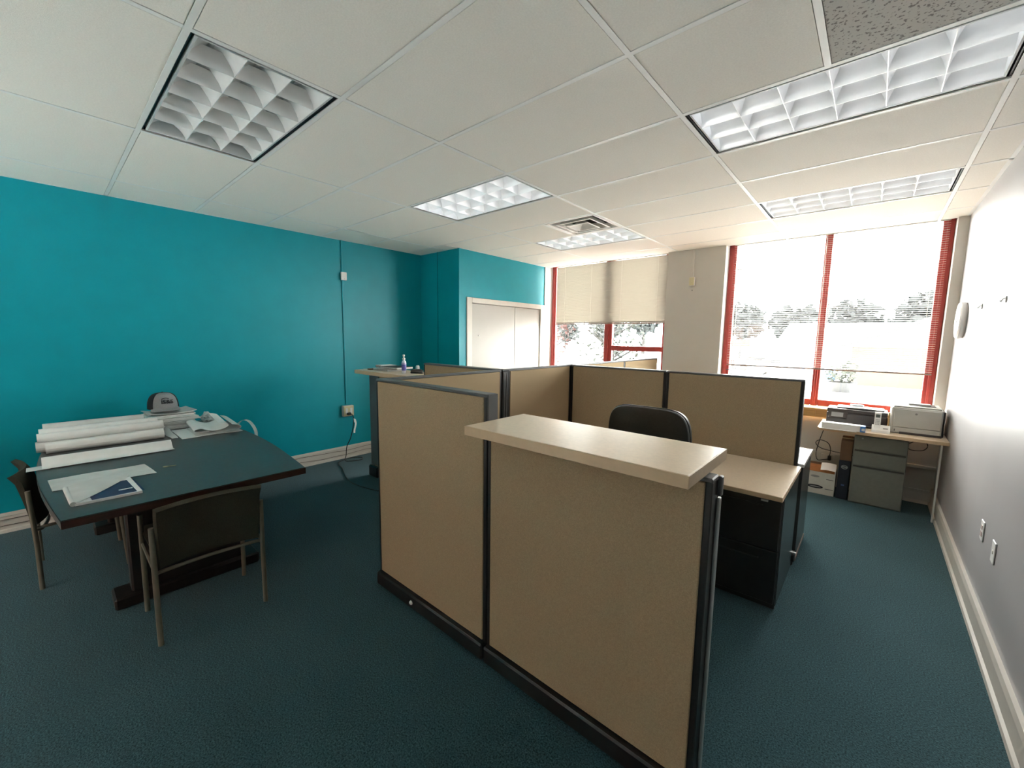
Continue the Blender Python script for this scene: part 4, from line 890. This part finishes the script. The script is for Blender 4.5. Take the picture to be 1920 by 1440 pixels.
o = obj('paper_sheet', grid(BM(), lambda u, v: (0.545 + 0.125 * u, 4.808 + 0.10 * v, 0.262 + 0.055 * v + 0.008 * math.sin(3 * u)), 6, 6, 0.0015), PAPER, None, True, loc=(0.6, 4.85, 0.27)); tag(o, 'printed white sheet slumped over the rim of the open file box', 'paper')
# outlet with plugs on window wall + cords
wo = thing('wall_outlet', 'cream outlet with black plugs on the wall below the pine sill', 'outlet', (0.567, YF, 0.3))
obj('face_plate', bx(0.515, YF - 0.03, 0.29, 0.63, YF - 0.0205, 0.352, 0.002), TRIM, wo)
o = thing('charger_cord', 'black cords looping from the plug below the pine sill up to the desk', 'cord', (0.57, 5.18, 0.3))
obj('plug', bx(0.575, YF - 0.075, 0.295, 0.605, YF - 0.0305, 0.345, 0.005), CORD, o)
obj('cable', tube(BM(), spline([(0.59, 5.14, 0.34), (0.595, 5.13, 0.42), (0.57, 5.13, 0.49), (0.50, 5.13, 0.515), (0.46, 5.13, 0.48), (0.50, 5.13, 0.43), (0.60, 5.13, 0.41), (0.70, 5.135, 0.40), (0.80, 5.14, 0.39)], 6), 0.004, 6), CORD, o, True)
obj('cable', tube(BM(), spline([(0.58, 5.145, 0.31), (0.54, 5.13, 0.30), (0.49, 5.13, 0.29), (0.47, 5.15, 0.36), (0.49, 5.14, 0.5), (0.515, 5.14, 0.62), (0.53, 5.15, 0.70)], 6), 0.004, 6), CORD, o, True)
o = obj('cable_loop', tube(BM(), spline([(1.20, 5.14, 0.60), (1.24, 5.13, 0.63), (1.30, 5.13, 0.645), (1.33, 5.13, 0.60), (1.30, 5.13, 0.55), (1.22, 5.13, 0.54), (1.19, 5.14, 0.56)], 6), 0.004, 6), CORD, None, True, loc=(1.26, 5.13, 0.54)); tag(o, 'black cable loop hanging behind the grey pedestal under the printer', 'cable')

# ================================================================ WHITE WALL AND PIER FITTINGS
cl = thing('wall_clock', 'round white wall clock seen edge-on on the pale wall', 'clock', (XR, 4.75, 1.79))
def ck(prof): return lathe(BM(), prof, n=36)
RX = Matrix.Rotation(-math.pi / 2, 4, 'Y')
def clk(name, prof, m_):
    o = obj(name, ck(prof), m_, cl, True, True); o.matrix_local = Matrix.Translation((-0.0005, 0, 0)) @ RX
clk('case', [(0.145, 0), (0.155, 0.012), (0.155, 0.034), (0.145, 0.044), (0.132, 0.040)], WHITEP)
clk('dial', [(0.131, 0.0405), (0.131, 0.0425)], PAPER)
for (a, L, wd) in ((0.5, 0.07, 0.005), (2.4, 0.1, 0.0035)):
    o = obj('hand', bx(-wd, -0.01, 0.0, wd, L, 0.0015), BLACK, cl, local=True); o.matrix_local = Matrix.Translation((-0.0445, 0, 0)) @ RX @ Matrix.Rotation(a, 4, 'Z')
me = mesh('hour_mark', bx(-0.003, 0.108, 0.0, 0.003, 0.125, 0.001), BLACK)
for q in range(12):
    o = inst('hour_mark', me, cl); o.matrix_local = Matrix.Translation((-0.0435, 0, 0)) @ RX @ Matrix.Rotation(q * math.pi / 6, 4, 'Z')
for (y, zz, lb) in ((4.017, 1.862, 'small white wall hook next to the round clock'), (3.293, 1.858, 'small white wall hook farther from the round clock')):
    h = thing('wall_hook', lb, 'hook', (XR, y, zz), group='small hooks on the pale wall')
    obj('pad', bx(-0.006, -0.011, -0.02, -0.0005, 0.011, 0.02, 0.002), WHITEP, h, local=True)
    obj('prong', tube(BM(), spline([(-0.006, 0, 0.008), (-0.016, 0, 0.0), (-0.02, 0, -0.012), (-0.026, 0, -0.006)], 4), 0.0035, 6), SILVER, h, True, True)
def plate(label, y, z, duplex):
    p = thing('wall_outlet', label, 'outlet', (XR, y, z))
    obj('face_plate', bx(-0.0065, -0.036, -0.058, -0.0005, 0.036, 0.058, 0.003), WHITEP, p, local=True)
    if duplex:
        for dz in (-0.02, 0.02): obj('socket', bx(-0.0085, -0.016, dz - 0.014, -0.0066, 0.016, dz + 0.014, 0.002), mat('rosy_plastic', (0.45, 0.34, 0.31), 0.5, noise=0.03, nscale=20), p, local=True)
    else: obj('jack', bx(-0.009, -0.009, -0.01, -0.0066, 0.009, 0.01, 0.002), TRIM, p, local=True)
plate('white duplex outlet plate low on the pale wall, nearer the window desk', 3.01, 0.535, True)
plate('plain white jack plate low on the pale wall, farther from the window desk', 2.71, 0.525, False)
cn = thing('wall_conduit', 'cream surface conduit on the pier between the windows', 'conduit', (-1.0, YF, 2.4))
obj('raceway', bx(-1.012, YF - 0.012, 2.40, -0.992, YF, H, 0.003), TRIM, cn)
ob = thing('wall_switch', 'cream switch box at the end of the conduit on the pier', 'switch', (-1.0, YF, 2.3))
obj('box_body', bx(-1.035, YF - 0.035, 2.292, -0.967, YF - 0.0005, 2.40, 0.004), WHITEP, ob); obj('face_plate', bx(-1.032, YF - 0.041, 2.295, -0.97, YF - 0.0355, 2.397, 0.002), CREAMP, ob); obj('toggle', bx(-1.006, YF - 0.05, 2.335, -0.996, YF - 0.0415, 2.356, 0.002), CREAMP, ob)
o = obj('wall_screw', lathe(BM(), [(0.007, 0), (0.005, 0.004)], n=10), GREYTRIM); o.matrix_world = Matrix.Translation((-1.0, YF - 0.0005, 2.235)) @ Matrix.Rotation(math.pi / 2, 4, 'X'); tag(o, 'dark screw head below the cream switch box', 'screw')
# desk lamp hook seen above the back panel
o = obj('cable_hook', tube(BM(), spline([(-0.45, 4.95, 0.80), (-0.42, 4.95, 1.10), (-0.40, 4.95, 1.22), (-0.43, 4.95, 1.245), (-0.46, 4.95, 1.24)], 5), 0.006, 6), GREYTRIM, None, True, loc=(-0.44, 4.95, 0.8))
tag(o, 'thin dark bent rod rising before the window by the pier', 'rod')
hb2 = obj('storage_chest', bx(-0.62 + 0.05, 4.86, 0.0, -0.25, 5.13, 0.80, 0.01), GREYSTEEL, None, loc=(-0.41, 5.0, 0)); tag(hb2, 'grey metal chest below the window behind the panels', 'cabinet')

# ================================================================ OUTSIDE
GZ = -1.2
SNOW = mat('pale_paving', (0.80, 0.80, 0.79), 0.9, noise=0.04, nscale=0.6)
o = obj('outside_ground', bx(-90, 13.5, GZ - 0.2, 90, 170, GZ), SNOW); tag(o, 'pale open paving outside the windows', 'ground', kind='structure')
o = obj('rear_ground_added', bx(-90, -90, GZ - 0.2, 90, YB - 0.14, GZ), SNOW); tag(o, 'unseen pale paving added behind the office to bounce light inside', 'ground', kind='structure')  # added out of view: reflects skylight up through the rear door
o = obj('wall_alley_added', bx(-30, -16, GZ, 25, -14, 7.5), mat('dark_red_brick', (0.16, 0.085, 0.06), 0.9, noise=0.15, nscale=3)); tag(o, 'unseen dark brick wall added behind the office to block the low sky', 'wall', kind='structure')  # added out of view: keeps direct sky off floor and front panels
o = obj('asphalt_strip_added', bx(-90, 5.45, GZ - 0.2, 90, 13.5, GZ), mat('added_asphalt', (0.09, 0.09, 0.09), 0.95, noise=0.15, nscale=2)); tag(o, 'unseen dark asphalt strip added along the building front to dim the ceiling by the windows', 'ground', kind='structure')  # added out of view: cuts ground bounce onto the ceiling near the windows
o = obj('wall_upper_added', bx(-12, YF + 0.08, H + 0.3, 10, YF + 0.22, H + 3.4), BEIGEWALL); tag(o, 'unseen upper storey added above the windows to shade the ground in front', 'wall', kind='structure')  # added out of view: blocks sky from the ground next to the front
bm = BM(); box(bm, -12, YF + 0.1, GZ, -3.5, YF + 0.22, H + 0.3); box(bm, XR + 0.12, YF + 0.1, GZ, 10, YF + 0.22, H + 0.3)
o = obj('wall_front', bm, BEIGEWALL); tag(o, 'street front of the office on both sides of the windows', 'wall', kind='structure')
BRICK = mat('tan_brick', (0.42, 0.31, 0.21), 0.9, noise=0.1, nscale=3)
nt = BRICK.node_tree; br = nt.nodes.new('ShaderNodeTexBrick'); tcx = nt.nodes.new('ShaderNodeTexCoord'); mpx = nt.nodes.new('ShaderNodeMapping'); mpx.inputs['Rotation'].default_value = (math.pi / 2, 0, 0); mpx.inputs['Scale'].default_value = (2, 2, 2)
nt.links.new(tcx.outputs['Object'], mpx.inputs[0]); nt.links.new(mpx.outputs[0], br.inputs[0]); br.inputs['Color1'].default_value = (0.040, 0.033, 0.024, 1); br.inputs['Color2'].default_value = (0.032, 0.026, 0.019, 1); br.inputs['Mortar'].default_value = (0.055, 0.048, 0.038, 1); br.inputs['Scale'].default_value = 1.6
nt.links.new(br.outputs[0], nt.nodes['Principled BSDF'].inputs['Base Color'])
ROOF = mat('pale_metal_roof', (0.60, 0.60, 0.60), 0.6, noise=0.03, nscale=2); SIDING = mat('white_siding', (0.55, 0.54, 0.52), 0.7, noise=0.03, nscale=2)
DKGREY = mat('fascia_grey', (0.009, 0.009, 0.010), 0.6, noise=0.05, nscale=2)
bd = thing('brick_building', 'low tan brick building with white gable and pale roof across the paving', 'building', (6, 36, GZ))
obj('gable_wall', bx(-0.2, 33.6, GZ, 12.5, 34.0, 1.25), BRICK, bd)
obj('gable_siding', prism(BM(), [(-0.5, 1.25), (12.8, 1.25), (6.15, 4.1)], 'y', 33.65, 33.95), SIDING, bd)
bm = BM(); prism(bm, [(-0.9, 1.16), (6.15, 4.18), (6.15, 4.32), (-0.9, 1.30)], 'y', 33.0, 42); prism(bm, [(13.2, 1.16), (13.2, 1.30), (6.15, 4.32), (6.15, 4.18)], 'y', 33.0, 42)
obj('gable_roof', bm, ROOF, bd)
bm = BM(); prism(bm, [(-0.9, 1.10), (6.15, 4.12), (6.15, 4.30), (-0.9, 1.28)], 'y', 32.94, 32.99)
obj('fascia_board', bm, DKGREY, bd)
obj('side_wall', bx(-4.2, 35.0, GZ, -0.2, 35.3, 1.2), SIDING, bd)
bm = BM(); prism(bm, [(34.4, 1.15), (34.4, 1.27), (41.0, 3.0), (41.0, 2.88)], 'x', -4.6, 8); obj('main_roof', bm, ROOF, bd)
for x in (-3.4, -2.3): obj('side_window', bx(x, 34.94, -0.5, x + 0.7, 34.99, 0.7), mat('blue_grey_glass', (0.06, 0.09, 0.14), 0.2, noise=0.05, nscale=2), bd)
obj('downpipe', tube(BM(), [(3.3, 33.5, GZ), (3.3, 33.5, 1.2)], 0.05, 8), DKGREY, bd)
bm = BM(); box(bm, -1.55, 34.7, GZ, -0.95, 34.98, 0.2); obj('entry_door', bm, BRIGHTBLUE, bd)
# planter shrub
BARK = mat('grey_bark', (0.016, 0.014, 0.013), 0.9, noise=0.2, nscale=8); LEAF = mat('grey_green_leaf', (0.014, 0.017, 0.012), 0.8, noise=0.3, nscale=3); RUST = mat('rust_leaf', (0.045, 0.014, 0.012), 0.8, noise=0.3, nscale=3); PINE = mat('dark_evergreen', (0.010, 0.012, 0.012), 0.9, noise=0.3, nscale=1)
def leaves(bm, c, rad, n, s, rng, flat=1.0):
    for _ in range(n):
        d = Vector((rng.gauss(0, 1), rng.gauss(0, 1), rng.gauss(0, 1))).normalized() * rng.random() ** 0.45
        p = Vector(c) + Vector((d.x * rad[0], d.y * rad[1], d.z * rad[2]))
        a = Vector((rng.gauss(0, 1), rng.gauss(0, 1), rng.gauss(0, 1))).normalized(); b = a.cross(Vector((rng.gauss(0, 1), rng.gauss(0, 1), rng.gauss(0, 1)))).normalized()
        q = s * rng.uniform(0.6, 1.3)
        bm.faces.new([bm.verts.new(p + a * q), bm.verts.new(p + b * q * 0.5), bm.verts.new(p - a * q), bm.verts.new(p - b * q * 0.5)])
rng = random.Random(3)
t = thing('planter_shrub', 'leafy shrub in a round pot before the brick building', 'plant', (-0.35, 28.5, GZ))
obj('pot', lathe(BM(), [(0.45, GZ), (0.7, GZ + 0.55), (0.62, GZ + 0.55), (0.58, GZ + 0.45)], (-0.35, 28.5, 0), 18), DKGREY, t, True)
bm = BM(); leaves(bm, (-0.35, 28.5, GZ + 1.1), (0.8, 0.8, 0.7), 260, 0.13, rng); obj('foliage', bm, LEAF, t)['kind'] = 'stuff'
# trees
def tree(label, x, y, h, r, material, n, s, seed, group='distant trees beyond the buildings'):
    rg = random.Random(seed); t = thing('tree', label, 'tree', (x, y, GZ), group=group)
    bm = BM(); tube(bm, [(x, y, GZ), (x + 0.05, y, GZ + h * 0.5), (x, y, GZ + h * 0.95)], [h * 0.03, h * 0.02, h * 0.006], 7)
    for k in range(9):
        a = rg.uniform(0, 6.28); z_ = GZ + h * rg.uniform(0.3, 0.8)
        tube(bm, [(x, y, z_), (x + r * 0.45 * math.cos(a), y + r * 0.45 * math.sin(a), z_ + h * 0.08), (x + r * 0.85 * math.cos(a), y + r * 0.85 * math.sin(a), z_ + h * 0.16)], [h * 0.012, h * 0.007, h * 0.003], 5)
    obj('trunk', bm, BARK, t, True)
    bm = BM(); leaves(bm, (x, y, GZ + h * 0.66), (r, r, h * 0.36), n, s, rg)
    o = obj('foliage', bm, material, t); o['kind'] = 'stuff'
    return t
tree('sparse tree with rusty leaves just outside the window by the closet', -8.1, 11.0, 4.6, 1.4, RUST, 700, 0.09, 11, 'trees near the window')
tree('sparse grey-green tree just outside the window by the closet', -6.0, 12.6, 4.0, 1.2, LEAF, 550, 0.09, 12, 'trees near the window')
for k, (x, y, h, r) in enumerate([(-30, 70, 11, 6), (-22, 66, 10.5, 6), (-15, 72, 8.5, 6), (-8.5, 74, 8, 6), (-1.7, 76, 8.5, 5), (5.2, 74, 9, 5.5), (11.5, 78, 8, 5), (17, 72, 9, 6), (-40, 75, 8, 7), (-52, 78, 6, 7), (-60, 70, 6, 7)]):
    tree('dark tree in the far row beyond the brick building', x, y, h, 3.3, PINE, 420, 0.75, 20 + k)
def pole(label, x, y, h, arms):
    t = thing('utility_pole', label, 'pole', (x, y, GZ)); obj('mast', tube(BM(), [(x, y, GZ), (x, y, GZ + h)], [0.16, 0.10], 8), BARK, t, True)
    for dz in arms: obj('crossarm', bx(x - 1.1, y - 0.06, GZ + h - dz - 0.07, x + 1.1, y + 0.06, GZ + h - dz + 0.07), BARK, t)
pole('tall utility pole with two crossarms near the red and yellow sign', -11.2, 48, 10.5, (0.5, 1.1))
pole('plain utility pole rising behind the pale roof', -3.0, 52, 6.5, (0.4,))
pole('utility pole beyond the white gable', 6.5, 56, 8.0, (0.4,))
sg = thing('roadside_sign', 'rusty red roadside sign with a yellow emblem on a post', 'sign', (-9.3, 46, GZ))
obj('post', tube(BM(), [(-9.3, 46, GZ), (-9.3, 46, 1.0)], 0.1, 8), DKGREY, sg)
obj('board', bx(-10.15, 45.9, 0.92, -8.45, 46.1, 1.62, 0.02), mat('sign_red', (0.05, 0.012, 0.006), 0.6, noise=0.05, nscale=2), sg)
bm = BM(); prism(bm, [(-9.72, 1.15), (-8.98, 1.15), (-8.98, 1.24), (-9.05, 1.30), (-9.12, 1.42), (-9.35, 1.50), (-9.58, 1.42), (-9.65, 1.30), (-9.72, 1.24)], 'y', 45.86, 45.895)
obj('emblem', bm, mat('sign_yellow', (0.11, 0.085, 0.002), 0.5, noise=0.03, nscale=2), sg)
def car(label, x, y, rz, paint):
    t = thing('car', label, 'car', (x, y, GZ), rz, 'parked cars on the paving')
    obj('body', prism(BM(), [(-2.1, 0.3), (2.1, 0.3), (2.15, 0.7), (1.9, 0.85), (1.0, 0.95), (0.5, 1.42), (-0.9, 1.45), (-1.6, 0.98), (-2.1, 0.92)], 'y', -0.85, 0.85), paint, t, local=True)
    obj('side_glass', prism(BM(), [(0.85, 0.97), (0.42, 1.36), (-0.85, 1.38), (-1.35, 0.99)], 'y', -0.865, 0.865), DKGREY, t, local=True)
    for wx in (-1.35, 1.35):
        for s in (-1, 1): obj('wheel', tube(BM(), [(wx, s * 0.70, 0.32), (wx, s * 0.88, 0.32)], 0.32, 16), BLACK, t, True, True)
car('white car parked near the roadside sign', -6.6, 42, 0.15, SIDING)
car('red car parked beyond the roadside sign', -10.5, 44, 0.1, mat('car_red', (0.04, 0.006, 0.006), 0.3, noise=0.03, nscale=2))
car('pale car parked before the brick building', -4.4, 37.5, 0.0, mat('car_silver', (0.40, 0.42, 0.44), 0.3, noise=0.03, nscale=2))
